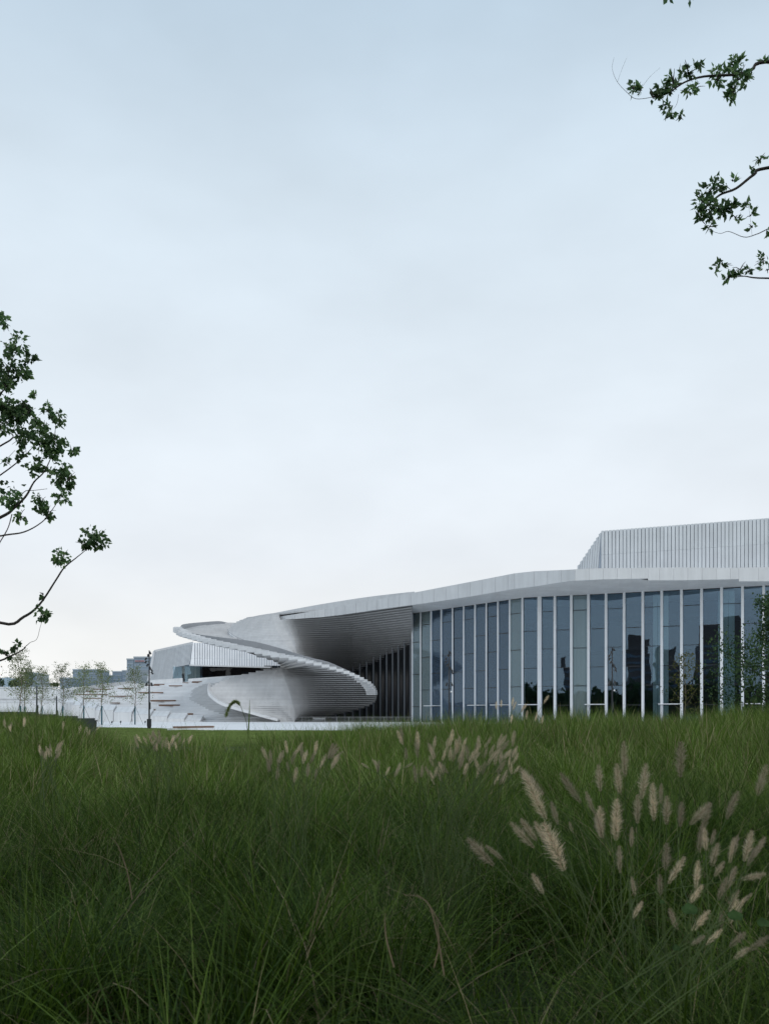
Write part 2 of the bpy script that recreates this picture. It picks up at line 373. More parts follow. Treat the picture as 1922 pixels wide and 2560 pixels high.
near_rail = smooth([P(*a) for a in [(451, 1567, 224), (460, 1575, 220), (490, 1585, 216), (530, 1591, 212), (580, 1597, 208), (634, 1604, 205), (690, 1618, 203), (735, 1632, 200), (780, 1645, 199), (820, 1655, 199), (860, 1672, 200), (895, 1689, 201), (920, 1704, 202), (934, 1716, 203)]])
ribbon('railing', near_rail, 1.35, RAIL)
far_rail = smooth([P(*a) for a in [(451, 1567, 224), (455, 1562, 230), (470, 1559, 238), (495, 1556.5, 246), (545, 1553, 256), (565, 1556, 260), (580, 1558, 262)]])
ribbon('railing', far_rail, 1.5, RAIL)
# flight of the ramp rising behind the rail: risers seen from the plaza
lo = [P(*a) for a in [(448, 1583, 222), (480, 1593, 218), (540, 1604, 214), (600, 1615, 212), (700, 1640, 210)]]
hi = [P(*a) for a in [(462, 1573, 232), (500, 1566, 248), (560, 1560, 262), (600, 1561, 265), (720, 1575, 262)]]
NF = 16
for i in range(NF):
    t0, t1 = i / NF, (i + 1) / NF
    a = smooth([l.lerp(h_, t0) for l, h_ in zip(lo, hi)], 4); b = smooth([l.lerp(h_, t1) for l, h_ in zip(lo, hi)], 4)
    m = MB(); n = len(a)
    m.v = [tuple(p) for p in a] + [(p.x, p.y, q.z - .01) for p, q in zip(a, b)] + [(q.x, q.y, q.z - .01) for q in b]
    for j in range(n - 1): m.f += [(j, j + 1, n + j + 1, n + j), (n + j, n + j + 1, 2 * n + j + 1, 2 * n + j)]
    hb(m, 'stair_flight_step', SLAB)
# white kerb along the lower left rim of the spiral
kerb = smooth([P(*a) for a in [(522, 1712, 205.5), (521, 1724, 205), (524, 1736, 204), (533, 1745, 203), (548, 1756, 202), (572, 1766, 202), (603, 1775, 202), (636, 1784, 202), (664, 1792, 202), (700, 1801, 202)]], 5)
for a, b in zip(kerb[:-1:2], kerb[2::2]):
    m = MB(); w = .55
    q = [a + Vector((-.05, 0, .25)), b + Vector((-.05, 0, .25)), b + Vector((-.2, -.15, -.32)), a + Vector((-.2, -.15, -.32))]
    m.add(q + [p + Vector((.3, 1.2, 0)) for p in q], [(3, 2, 1, 0), (4, 5, 6, 7), (0, 1, 5, 4), (1, 2, 6, 5), (2, 3, 7, 6), (3, 0, 4, 7)])
    hb(m, 'rim_block', FASC)

# ---- roof edge
fas_px = [600, 667, 720, 823, 912, 956, 1036, 1090, 1112, 1179, 1201, 1286, 1308, 1340, 1420, 1438, 1505, 1571, 1619, 1700, 1846, 1922, 2150]
fas_D = [238, 228, 218, 212, 202, 196.6, 189, 184, 182, 175.8, 174, 165.5, 163.5, 162, 156, 154.4, 153.6, 153, 153, 153, 153, 153, 153]
ft = lambda px: ip(px, [600, 620, 667, 733, 823, 912, 1001, 1036, 1112, 1201, 1286, 1308, 1420, 1471, 1571, 1701, 1813, 1922, 2150], [1548, 1546, 1546, 1536.5, 1521, 1504.7, 1488, 1481.5, 1466.8, 1450, 1433.4, 1429.4, 1424.5, 1422, 1420, 1418.5, 1420, 1418, 1414])
def fbot(px):
    if px < 1619.5: return ip(px, [600, 720, 823, 956, 1090, 1179, 1286, 1340, 1420, 1505, 1619.5], [1549.5, 1549, 1541.7, 1522.5, 1504.7, 1491, 1472.6, 1466, 1453, 1448.7, 1446.5])
    if px < 1846.5: return ip(px, [1619.5, 1700, 1846], [1451, 1451, 1448])
    return 1453.5
fD = lambda px: 1 / ip(px, [600, 667, 720, 823, 956, 1286, 1438, 1520, 2150], [1 / 238, 1 / 228, 1 / 218, 1 / 212, 1 / 196.6, 1 / 165.5, 1 / 154.4, 1 / 153.5, 1 / 153])
cuts = [664]
while cuts[-1] < 2120: cuts.append(cuts[-1] + max(22, 2.75 * F / fD(cuts[-1]) * .85))
for target in (1286, 1619.5, 1846.5):
    i = min(range(len(cuts)), key=lambda j: abs(cuts[j] - target)); cuts[i] = target
for a, b in zip(cuts[:-1], cuts[1:]):
    a2, b2 = a + .2, b - .2
    ta, tb, ba, bb = P(a2, ft(a2), fD(a2)), P(b2, ft(b2), fD(b2)), P(a2, fbot(a2 + .01), fD(a2)), P(b2, fbot(b2 - .01), fD(b2))
    q = [ba, bb, tb, ta]; m = MB(); m.add(q + [p + Vector((.15, .5, 0)) for p in q], [(0, 1, 2, 3), (7, 6, 5, 4), (0, 4, 5, 1), (1, 5, 6, 2), (2, 6, 7, 3), (3, 7, 4, 0)])
    hb(m, 'fascia_panel', FASC)
m = MB()                                              # dark backing seen in the open joints, and the roof deck behind
pts = [PZ(px, 0, fD(px)) for px in np.linspace(664, 2150, 40)]
poly = [(p.x + .2, p.y + .35) for p in pts] + [(150, 330), (-30, 330)]
m.prism(poly, 25.5, 25.9); hb(m, 'roof_deck', SLAB)
# parapet set back on the roof at the left
par = smooth([P(*a) for a in [(616, 1543.5, 236), (660, 1537.5, 230), (778, 1515, 220), (912, 1493.5, 206), (1036, 1479, 191.5)]], 6)
ribbon('parapet', par, 3.2, FASC, .2)

# ---- upper soffit of stacked slabs
ULZ = zcurve([(742, 1646, 208), (727, 1639, 210), (704, 1630, 213), (666, 1620, 216), (641, 1614, 218), (614, 1607, 221), (594, 1597.5, 224), (577.6, 1586, 227), (572.5, 1578, 229),
              (573, 1571, 230), (577, 1564, 231), (584, 1558, 232), (594, 1552.5, 233), (606, 1548, 234), (622, 1543.5, 235)])
UCZ = zcurve([(744, 1655, 208), (741, 1630, 211), (737, 1600, 214), (726, 1577, 216), (713, 1549, 218.5), (705, 1538, 219)])
zb, zt = ULZ(0).z, None
Z0, Z1 = 12.8, 24.0
k0, k1 = int(Z0 / H), int(26.2 / H)
for k in range(k0, k1 + 1):
    z = k * H; u = max(0, min(1, (Z1 - z) / (Z1 - Z0)))
    pts = []; uc = []
    if z >= ZP(1646, 208):
        a, c = ULZ(z), UCZ(z)
        pts += [a.lerp(c, t) for t in (0, .2, .4, .6, .8, .93)]; uc += [-.26] * 4 + [-.2, -.08]
        for i in range(1, 5): pts[i].y -= 1.6 * math.sin(math.pi * i / 5)
    else: c = UCZ(z)
    if z <= Z1 + .3:
        pts.append(c); uc.append(.12)
        n800 = PZ(800, z, 213.3 + u * 5)
        for t, q in ((.1, .4), (.22, .9), (.4, 2.0)): pts.append(c.lerp(n800, t)); uc.append(q)
        fr = [(800, 213.3 + u * 5), (880, 205.7 + u * 21), (960, 196.3 + u * 25), (1030.3 if u < .5 else 1038, 189.3 + u * 24)]
        if z < 15.5: fr = fr[:3]
        for px, D in fr: pts.append(PZ(px, z, D + (.4 if u == 0 else 0))); uc.append(3.4)
    hb(slab_mesh(pts, uc, z - H + .004, z, 9.0, .08), 'soffit_slab', SLAB)
hand = smooth([P(*a) for a in [(571, 1574, 228), (576, 1582, 226), (592, 1593, 223), (613, 1602, 220), (641, 1609.5, 217), (666, 1616, 215), (704, 1626, 212), (735, 1637, 208)]], 4)
m = MB(); m.tube([p + Vector((-.2, -.3, .1)) for p in hand], .05, 5); hb(m, 'handrail', RAIL)
for p in hand[::3]:
    m = MB(); m.tube([p + Vector((-.2, -.3, .1)), p + Vector((-.2, -.3, -1.0))], .04, 4); hb(m, 'handrail_post', RAIL)
rim = [p + Vector((-.1, -.15, -.55)) for p in hand]
for a, b in zip(rim[:-1:2], rim[2::2]):
    m = MB(); q = [a + Vector((0, 0, .2)), b + Vector((0, 0, .2)), b + Vector((0, 0, -.35)), a + Vector((0, 0, -.35))]
    m.add(q + [p + Vector((.3, 1.2, 0)) for p in q], [(3, 2, 1, 0), (4, 5, 6, 7), (0, 1, 5, 4), (1, 2, 6, 5), (2, 3, 7, 6), (3, 0, 4, 7)]); hb(m, 'rim_block', FASC)

# ---- glass front: two straight runs of bays, fins between
GT = 23.3
A0, A1 = Vector((5.99, 200, 0)), Vector((26.2, 172.6, 0))
zx = lambda x: 1000 + x * .5551
def fit_line(pxs, P0, P1):
    """points on the plan line P0-P1 seen at the given photo columns"""
    out = []
    for px in pxs:
        s = (px - CX) / F; d = P1 - P0
        t = (s * P0.y - P0.x) / (d.x - s * d.y); out.append(P0 + d * t)
    return out
finA = fit_line([zx(x) for x in (57, 95, 142, 188, 239, 289, 340, 391, 443, 496, 553)], A0, A1)
B0, B1 = Vector((29.3, 171.6, 0)), Vector((59.3, 159.0, 0))
finB = fit_line([zx(x) for x in (630, 699, 773, 850, 929, 1010, 1094, 1179, 1268, 1358, 1448, 1542, 1637, 1735, 1840)], B0, B1)
allfin = finA + finB
fin_dirs = []
for i, p in enumerate(allfin):
    a = allfin[max(0, i - 1)]; b = allfin[min(len(allfin) - 1, i + 1)]
    if i < len(finA): d = (A1 - A0).normalized()
    else: d = (B1 - B0).normalized()
    fin_dirs.append(d)
def nout(d): return Vector((d.y, -d.x, 0)) if d.x * 0 - d.y * 0 + (Vector((d.y, -d.x, 0)).y) < 0 else Vector((-d.y, d.x, 0))
for i, (p, d) in enumerate(zip(allfin, fin_dirs)):
    n = nout(d); wd = .17 if i < len(finA) else .22
    if i == len(finA): wd = .36
    M = Matrix((d, -n, Vector((0, 0, 1)))).transposed()
    zs = [0, 3.3, 10.2, 17.1, GT + .6] if i % 2 == 0 else [0, 6.8, 13.7, 20.6, GT + .6]
    fo = .1 if i < len(finA) else .28
    for z0, z1 in zip(zs[:-1], zs[1:]):
        b = MB(); b.obox((p.x + n.x * fo, p.y + n.y * fo, (z0 + z1) / 2), wd, .13 if i < len(finA) else .3, (z1 - z0) / 2 - .012, M)
        hb(b, 'fin', FIN)
canopy = {2, 6, 8, 10, 14, 18, 22}
blind_and_lift = {0: (0, 1), 1: (0, 1), 2: (.62, 1), 3: (.1, .8), 6: (.5, .95), 7: (.1, .32), 9: (0, 1), 13: (0, 1), 17: (.5, 1), 18: (0, .32), 20: (.8, 1), 21: (0, .62), 4: (0, 1), 5: (0, 1), 8: (0, 1)}
blind_and_lift.update({2: (0, 1), 3: (0, 1), 6: (0, 1), 7: (0, 1)})  # full-width sheets added behind the left run to brighten its glass
for i in range(len(allfin) - 1):
    a, b = allfin[i], allfin[i + 1]; d = (b - a).normalized(); n = nout(d); L = (b - a).length
    M = Matrix((d, -n, Vector((0, 0, 1)))).transposed()
    zs = [0.05, 3.3, 10.2, 17.1, GT] if i % 2 == 0 else [.05, 6.8, 13.7, 20.6, GT]
    c = (a + b) / 2
    for z0, z1 in zip(zs[:-1], zs[1:]):
        hb(MB().obox((c.x, c.y, (z0 + z1) / 2), L / 2 - .1, .02, (z1 - z0) / 2 - .05, M @ Matrix.Rotation(rnd.gauss(0, .003), 3, 'X') @ Matrix.Rotation(rnd.gauss(0, .003), 3, 'Z')), 'glass_pane', GLASSF if i in (0, 1, 9, 13) else GLASSA if i < 9 else GLASS)
    for z in zs[1:]:
        hb(MB().obox((c.x + n.x * .03, c.y + n.y * .03, z), L / 2 - .09, .06, .055, M), 'transom', FRAME)
    for s in (-1, 1):
        q = c + d * s * (L / 2 - .2); 
        if i % 3 == 1: hb(MB().obox((q.x + n.x * .03, q.y + n.y * .03, GT / 2), .035, .06, GT / 2, M), 'mullion', FRAME)
    if i in canopy:
        q = c + n * 1.0 - d * .3
        hb(MB().obox((q.x, q.y, 3.42), L / 2 + .15, .85, .07, M), 'door_canopy', FIN)
    if i in blind_and_lift:
        u0, u1 = blind_and_lift[i]; nb = max(1, int(round((u1 - u0) * 4)))
        for j in range(nb):
            s0 = u0 + (u1 - u0) * j / nb; s1 = u0 + (u1 - u0) * (j + 1) / nb
            q = a + d * L * (s0 + s1) / 2 - n * (.5 + .05 * (j % 2))
            hb(MB().obox((q.x, q.y, GT / 2 - .2), L * (s1 - s0) / 2 - .025, .03, GT / 2 - .25, M), 'blind_and_lift', CURT if i not in (2, 3, 4, 5, 6, 7, 8) or (i, j) in ((6, 2), (7, 0), (3, 0)) else BLUELIFT)
# inner shell: floor, dark back wall, stepped inner galleries seen through the glass
back = [(allfin[0].x + 3, allfin[0].y + 6)] + [(p.x + 8, p.y + 15) for p in (A1, B0, allfin[-1])]
m = MB(); n = len(back)
m.v = [(x, y, 0) for x, y in back] + [(x, y, 25.4) for x, y in back]; m.f = [(i, i + 1, n + i + 1, n + i) for i in range(n - 1)]
hb(m, 'inner_wall', INTW)
m = MB(); m.prism([(p.x, p.y + .3) for p in allfin] + back[::-1], .01, .04); hb(m, 'foyer_floor', INTD)
for z in (7.2, 13.6, 19.2):
    m = MB(); m.prism([(p.x + 4, p.y + 7.5) for p in allfin] + back[::-1], z, z + .9); hb(m, 'gallery', INTD)
m = MB(); m.prism([(p.x, p.y + .25) for p in allfin] + back[::-1], GT + .05, GT + .3); hb(m, 'foyer_ceiling', SOFF)
# soffit over the glass
sp = list(np.linspace(1030, 2140, 46)) 
for a, b in zip(sp[:-1], sp[1:]):
    q = []
    for px in (a, b):
        p0 = P(px, fbot(px), fD(px)) + Vector((.02, .1, .01))
        s = (px - CX) / F; best = None
        for i in range(len(allfin) - 1):
            A, Bv = allfin[i], allfin[i + 1]; d = Bv - A; den = d.x - s * d.y
            if abs(den) < 1e-6: continue
            t = (s * A.y - A.x) / den
            if -1e-6 <= t <= 1.000001: best = A + d * t
        if best is None: best = allfin[0] if px < 1035 else allfin[-1]
        q.append((p0, Vector((best.x, best.y + .6, GT + .02))))
    m = MB(); m.add([q[0][0], q[1][0], q[1][1], q[0][1]], [(0, 1, 2, 3)]); hb(m, 'soffit_panel', SOFF)
# recessed front under the soffit: fins and panes coloured dark for its shade, going back left
RP = [(1026, 203.5), (1011, 206.3), (996, 209), (981.6, 211.8), (966.8, 214.4), (951, 217), (934, 219.5), (917, 222), (900, 224.3), (882.5, 226.5), (862, 228.5), (840, 230)]
rpts = [PZ(px, 0, D) for px, D in RP]
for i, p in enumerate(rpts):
    hb(MB().obox((p.x, p.y, 12.5), .16, .3, 12.4, rotz(-.2)), 'recess_fin', SHADEFIN)
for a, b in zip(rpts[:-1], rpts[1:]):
    m = MB(); n = Vector((.5, .6, 0)); m.add([a + n, b + n, b + n + Vector((0, 0, 24)), a + n + Vector((0, 0, 24))], [(0, 1, 2, 3)]); hb(m, 'recess_glass', RECPANE)
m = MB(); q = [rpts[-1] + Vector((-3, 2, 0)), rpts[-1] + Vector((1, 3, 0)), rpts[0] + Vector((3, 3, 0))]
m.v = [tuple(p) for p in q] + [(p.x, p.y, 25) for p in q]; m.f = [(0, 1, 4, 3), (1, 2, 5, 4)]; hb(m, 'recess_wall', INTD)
m = MB(); m.prism([(-8, 236), (20, 236), (60, 330), (-20, 330)], 0, 24); hb(m, 'core', INTD)

# ---- ribbed stage tower above the roof
D0, D1 = 192, 180
top_y = lambda px: ip(px, [1503, 1922, 2160], [1327, 1295, 1277])
mid_y = lambda px: ip(px, [1497, 1922, 2160], [1388, 1359.5, 1344])
tD = lambda px: 1 / ip(px, [1440, 2160], [1 / D0, 1 / (D1 - 8)])
px = 1503.0; edges = [px]
while px < 2150: px += 9.1 * ip(px, [1503, 2150], [1, 1.14]); edges.append(px)
m = MB(); q = [P(1494, 1440, tD(1500)), P(2150, 1440, tD(2150)), P(2150, top_y(2150) + 2, tD(2150)), P(1503, 1329, tD(1503))]
m.add([p + Vector((.1, .4, 0)) for p in q], [(0, 1, 2, 3)]); hb(m, 'tower_backing', CLADB)
for i, (a, b) in enumerate(zip(edges[:-1], edges[1:])):
    b2 = b - 1.7
    for (ya, yb) in ((top_y, mid_y), (mid_y, lambda p_: 1440)):
        o1 = .35
        q = [P(a, yb(a) - (.3 if ya is top_y else 0), tD(a)), P(b2, yb(b2) - (.3 if ya is top_y else 0), tD(b2)), P(b2, ya(b2), tD(b2)), P(a, ya(a), tD(a))]
        m = MB(); m.add(q + [p + Vector((.05, o1, 0)) for p in q], [(0, 1, 2, 3), (7, 6, 5, 4), (0, 4, 5, 1), (1, 5, 6, 2), (2, 6, 7, 3), (3, 7, 4, 0)])
        hb(m, 'tower_panel', CLAD)
nl = 9                                              # slanted, scalloped left cheek
for i in range(nl):
    t0, t1 = i / nl, (i + 1) / nl
    def rail_pt(t, low):
        if low: return P(1443 + (1494 - 1443) * t, 1440, tD(1443) + 14 * (1 - t))
        x = 1503 - (1503 - 1443) * (1 - t); y = 1327 + (1416 - 1327) * (1 - t) - 0 ; return P(x, y, tD(1503) + 14 * (1 - t))
    q = [rail_pt(t0, 1), rail_pt(t1 - .02, 1), rail_pt(t1 - .02, 0) + Vector((0, 0, -.25)), rail_pt(t0, 0) + Vector((0, 0, .12))]
    m = MB(); m.add(q + [p + Vector((.3, .4, 0)) for p in q], [(0, 1, 2, 3), (7, 6, 5, 4), (0, 4, 5, 1), (1, 5, 6, 2), (2, 6, 7, 3), (3, 7, 4, 0)]); hb(m, 'tower_cheek_panel', CLAD)
m = MB(); q = [P(1503, 1329, 193), P(2150, top_y(2150) + 2, 172), P(2150, top_y(2150) + 2, 172) + Vector((0, 40, 0)), P(1503, 1329, 193) + Vector((6, 40, 0))]
m.add(q, [(0, 1, 2, 3)]); hb(m, 'tower_roof', CLAD)

# ------------------------------------------------------------------ terraced steps on the left
terr = tag(empty('terraced_steps', (-60, 230, 0)), kind='structure')
def tb(mb, name, mat): mb.v = [(p[0] + 60, p[1] - 230, p[2]) for p in mb.v]; return mb.build(name, mat, terr)
TPX = [100, 200, 300, 400, 470, 520, 560, 640]
TD0 = [218, 216, 214, 211, 208, 206.5, 206, 206]
TD1 = [318, 316, 312, 306, 292, 268, 250, 238]
TTOP = 12.0
def terr_D(px, z): return ip(px, TPX, TD0) + (ip(px, TPX, TD1) - ip(px, TPX, TD0)) * min(1.05, z / TTOP) ** .95
def terr_from_y(px, y):
    best = min(np.linspace(.2, 12.3, 240), key=lambda z: abs(HZ - (z - ZC) * F / terr_D(px, z) - y))
    return float(best), terr_D(px, float(best))
NT = 28
for j in range(1, NT + 1):
    z = j * TTOP / NT
    left = ip(z, [0, 3, 6, 9, 10.5, 12], [330, 230, 150, 128, 165, 260])
    right = ip(z, [0, 4, 12], [700, 600, 640])
    pxs = np.linspace(left, right, 16)
    jit = [.25 * math.sin(j * 2.3 + i * 1.7) for i in range(16)]
    pts = [PZ(px, z, terr_D(px, z) + dd) for px, dd in zip(pxs, jit)]
    split = 9
    zlo = z - TTOP / NT + .004
    tb(slab_mesh(pts, [.08] * 16, zlo, z, 30, .8), 'step', TERR)
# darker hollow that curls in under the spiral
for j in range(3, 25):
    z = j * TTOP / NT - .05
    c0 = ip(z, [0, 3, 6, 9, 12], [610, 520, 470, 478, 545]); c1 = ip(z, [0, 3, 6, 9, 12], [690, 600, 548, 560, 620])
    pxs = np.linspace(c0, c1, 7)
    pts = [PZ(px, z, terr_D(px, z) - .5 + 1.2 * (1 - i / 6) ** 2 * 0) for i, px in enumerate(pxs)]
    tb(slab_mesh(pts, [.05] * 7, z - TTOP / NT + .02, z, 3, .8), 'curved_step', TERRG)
# curved grey flank wall and pale parapets at the top
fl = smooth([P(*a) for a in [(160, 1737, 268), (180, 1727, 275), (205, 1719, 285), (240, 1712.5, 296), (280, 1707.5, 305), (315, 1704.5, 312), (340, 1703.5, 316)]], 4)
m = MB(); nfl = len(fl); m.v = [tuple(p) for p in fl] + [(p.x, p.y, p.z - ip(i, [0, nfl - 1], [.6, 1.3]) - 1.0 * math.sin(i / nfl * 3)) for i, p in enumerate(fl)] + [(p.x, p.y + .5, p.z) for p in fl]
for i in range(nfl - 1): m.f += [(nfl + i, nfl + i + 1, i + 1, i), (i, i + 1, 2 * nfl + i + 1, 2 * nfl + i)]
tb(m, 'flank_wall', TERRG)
for (x0, y0, x1, y1, D_, hh) in [(374, 1701, 456, 1695.5, 311, 1.5), (470, 1697.5, 585, 1689, 308, 1.2)]:
    a, b = P(x0, y0, D_), P(x1, y1, D_); m = MB()
    m.add([(a.x, a.y, a.z - hh), (b.x, b.y, b.z - hh), tuple(b), tuple(a), (a.x, a.y + .6, a.z - hh), (b.x, b.y + .6, b.z - hh), (b.x, b.y + .6, b.z), (a.x, a.y + .6, a.z)], [(0, 1, 2, 3), (7, 6, 5, 4), (0, 4, 5, 1), (1, 5, 6, 2), (2, 6, 7, 3), (3, 7, 4, 0)])
    tb(m, 'parapet_wall', WHITE)
# big pale retaining walls at the far left
for (x0, x1, yt, D_, nm) in [(-150, 152, 1752, 196, 'retaining_wall'), (-150, 135, 1745.5, 206, 'retaining_wall'), (-150, 150, 1717.5, 236, 'retaining_wall')]:
    a, b = P(x0, yt, D_), P(x1, yt + (2 if yt < 1740 else 0), D_); nseg = 9
    w_ = empty(nm, (a.x, a.y, 0)); tag(w_, {1752: 'low pale concrete retaining wall behind the leftmost staked trees', 1745.5: 'middle pale ledge wall stepping back above the lowest retaining wall', 1717.5: 'tallest pale retaining wall under the round bushes at far left'}[yt], 'wall', 'pale retaining walls')
    for i in range(nseg):
        p, q = a.lerp(b, i / nseg), a.lerp(b, (i + 1) / nseg)
        MB().box(p.x - a.x + .015, q.x - a.x - .015, 0, 9, 0, p.z - .3).build('wall_panel', WHITE, w_)
    MB().box(-.02, b.x - a.x + .05, -.12, 1.0, a.z - .3, a.z).build('coping', FASC, w_)
# sloped white seat blocks along the foot of the steps
blocks = [(150, 200, 1764, 1750, 0), (200, 238, 1770.5, 1757, 1), (238, 283, 1776.5, 1763, 2), (284, 329, 1781.6, 1768, 3), (330, 376, 1786.6, 1773, 4), (376.5, 418, 1792, 1778, 5), (418.5, 461, 1797.6, 1783.5, 6), (461.5, 501, 1802.4, 1789, 7)]
lab = ['tallest white sloped stone block at the left end of the row', 'white sloped stone block behind the staked tree third from the lamp post', 'white sloped stone block between the second and third tree left of the lamp post',
       'white sloped stone block just left of the tree nearest the lamp post', 'white sloped stone block right behind the black floodlight post', 'white sloped stone block first to the right of the floodlight post', 'second white sloped stone block right of the floodlight post', 'lowest wedge shaped white stone block at the right end of the row']
for (x0, x1, yf, yb, i) in blocks:
    Df, Db = 203, 213
    a0, a1 = P(x0, yf, Df), P(x1 - .4, yf, Df); b0, b1 = P(x0 + 9, yb, Db), P(x1 + 8.6, yb, Db)
    e_ = empty('stone_block', (a0.x, a0.y, 0)); tag(e_, lab[i], 'stone block', 'sloped stone blocks at the foot of the steps')
    o = Vector((a0.x, a0.y, 0)); m = MB()
    q = [a0, a1, b1, b0]; q = [p - o for p in q]
    m.add([(p.x, p.y, -.02) for p in q] + q, [(3, 2, 1, 0), (4, 5, 6, 7), (0, 1, 5, 4), (1, 2, 6, 5), (2, 3, 7, 6), (3, 0, 4, 7)]); m.build('body', WHITE, e_)
    for s in range(3):                              # slabs of the sloping top
        t0, t1 = s / 3 + .006, (s + 1) / 3 - .006
        A_, B_, C_, D_ = q[0].lerp(q[1], t0), q[0].lerp(q[1], t1), q[3].lerp(q[2], t1), q[3].lerp(q[2], t0)
        up = Vector((0, 0, .06)); mm = MB(); qq = [A_ + up * .2, B_ + up * .2, C_ + up * .2, D_ + up * .2]
        mm.add(qq + [p + up for p in qq], BOXF); mm.build('top_slab', FASC, e_)
# timber bench boards set into the steps
bl = [(294, 331, 1721.5, 2.0, 'timber bench board high on the steps above the tree left of the floodlight post'), (345, 371, 1732, 2.6, 'timber bench board just left of the upper floodlight post'), (375.5, 407, 1732.2, 3, 'timber bench board just right of the upper floodlight post'),
      (376, 439, 1752.5, 4, 'longest timber bench board at mid height right of the floodlight post'), (396.5, 449, 1764, 4.2, 'lowest timber bench board in the middle of the pale steps'), (422, 458, 1715, 2.6, 'short timber bench board below the entrance parapet'), (362, 398, 1713.5, 2.4, 'timber bench board below the left white parapet, lower of two'), (384, 411, 1711.4, 2, 'timber bench board below the left white parapet, upper of two'),
      (456, 480, 1707.3, 1.5, 'thin timber board at the foot of the glass entrance'), (479, 507, 1706.6, 2.4, 'timber bench board right of the glass entrance, lower of two'), (480, 519, 1704.6, 1.6, 'timber bench board right of the glass entrance, upper of two'), (271, 330, 1741, 2.2, 'long timber bench board behind the two middle staked trees'),
      (188, 268, 1737, 2, 'long timber bench board at the left part of the steps'), (228, 277, 1723.6, 1.8, 'timber bench board near the grey flank wall'), (208, 240, 1729, 1.6, 'short timber bench board under the grey flank wall'), (210, 252, 1746.5, 1.8, 'lowest timber bench board at the left of the steps'),
      (274, 299, 1758, 2, 'short weathered bench board just above the white blocks'), (381, 388, 1775, 3, 'tiny brown seat end beside the floodlight post'), (468, 482, 1785.5, 4.5, 'small brown seat end above the lowest white block')]
for (x0, x1, y, th, lb) in bl:
    z, D_ = terr_from_y((x0 + x1) / 2, y + th / 2); a, b = PZ(x0, z, D_ - .75), PZ(x1, z, D_ - .75); hh = th * D_ / F
    e_ = empty('bench', (a.x, a.y, z)); tag(e_, lb, 'bench', 'timber benches on the steps'); L_ = b.x - a.x
    for s in range(3): MB().box(0, L_, s * .2, s * .2 + .185, hh * .45, hh).build('board', WOOD, e_)
    MB().box(.05, L_ - .05, .05, .55, -.02, hh * .45 - .004).build('base', WOOD, e_)

# ------------------------------------------------------------------ side hall
hall = tag(empty('side_hall', (-60, 325, 0)), 'pale ribbed hall with slanted corner and dark glazed ground floor behind the ramp', 'building')
def hh_(mb, name, mat): mb.v = [(p[0] + 60, p[1] - 325, p[2]) for p in mb.v]; return mb.build(name, mat, hall)
QF = [(0, 1, 2, 3), (7, 6, 5, 4), (0, 4, 5, 1), (1, 5, 6, 2), (2, 6, 7, 3), (3, 7, 4, 0)]
def slat(q, name, mat, back=(0, .4, 0)):
    m = MB(); m.add(list(q) + [Vector(p) + Vector(back) for p in q], QF); hh_(m, name, mat)
n = 34                                              # left face, ribs running to a slanted corner
tl, tr, bl_, br_ = P(388, 1629, 352), P(482, 1608, 322), P(375, 1702, 352), P(474.5, 1661.5, 319)
brl = P(468, 1702, 319)
for q_ in ([0, .3], [.3, .62], [.62, .8], [.8, 1]):
    lo_ = lambda t: bl_.lerp(brl, t) if q_[1] <= .62 else P(375 + 99.5 * t, ip(t, [.62, 1], [1668, 1661]), 352 - 33 * t)
    slat([lo_(q_[0]) + Vector((0, .5, 0)), lo_(q_[1]) + Vector((0, .5, 0)), tl.lerp(tr, q_[1]) + Vector((0, .5, -.1)), tl.lerp(tr, q_[0]) + Vector((0, .5, -.1))], 'left_backing', CLADB)
for i in range(n):
    t0, t1 = i / n, (i + .62) / n
    low = lambda t: bl_.lerp(brl, t) if t < .62 else P(375 + 99 * t, ip(t, [.62, 1], [1668.5, 1661.5]), 352 - 33 * t)
    slat([low(t0), low(t1), tl.lerp(tr, t1), tl.lerp(tr, t0)], 'cladding_rib', CLAD)
slat([tl + Vector((-.9, .2, .15)), tl + Vector((0, -.1, .15)), bl_ + Vector((0, -.1, 0)), bl_ + Vector((-1.2, .2, 0))][::-1], 'corner_trim', FASC)
slat([tl + Vector((-.5, 0, 0)), tr, tr + Vector((0, 0, .5)), tl + Vector((-.5, 0, .5))], 'roof_edge', FASC)
n = 37                                              # right face
rt = lambda px: P(px, ip(px, [482, 720], [1607, 1607]), 1 / ip(px, [482, 720], [1 / 322, 1 / 330])); rb = lambda px: P(px, ip(px, [474, 700], [1661.5, 1668]), 1 / ip(px, [474, 700], [1 / 319, 1 / 327.5]))
slat([rb(474) + Vector((0, .6, 0)), rb(715) + Vector((0, .6, 0)), rt(715) + Vector((0, .6, 0)), rt(482) + Vector((0, .6, 0))], 'right_backing', CLADB)
for i in range(n):
    a = 482 + i * 6.2; b = a + 4.3
    a0 = a if i else 475
    q = [rb(a0 if i else 475.5), rb(b), rt(b), rt(a)]
    mid = [q[0].lerp(q[3], .28), q[1].lerp(q[2], .28)]
    slat([q[0], q[1], mid[1] - Vector((0, 0, .03)), mid[0] - Vector((0, 0, .03))], 'cladding_rib', FIN); slat([mid[0], mid[1], q[2], q[3]], 'cladding_rib', FIN)
slat([rb(474) + Vector((0, -.1, -.5)), rb(715) + Vector((0, -.1, -.5)), rb(715) + Vector((0, -.1, 0)), rb(474) + Vector((0, -.1, 0))], 'lower_trim', FASC)
for i in range(12):                                 # dark glazed front, pane by pane
    a = 506 + i * 17.2; b = a + 16.6
    slat([P(a, 1706, 326), P(b, 1706, 326), P(b, 1664.5, 326), P(a, 1664.5, 326)], 'dark_pane', GLASSD, (0, .1, 0))
slat([P(500, 1710, 333), P(730, 1710, 333), P(730, 1660, 333), P(500, 1660, 333)], 'inner_wall', INTD)
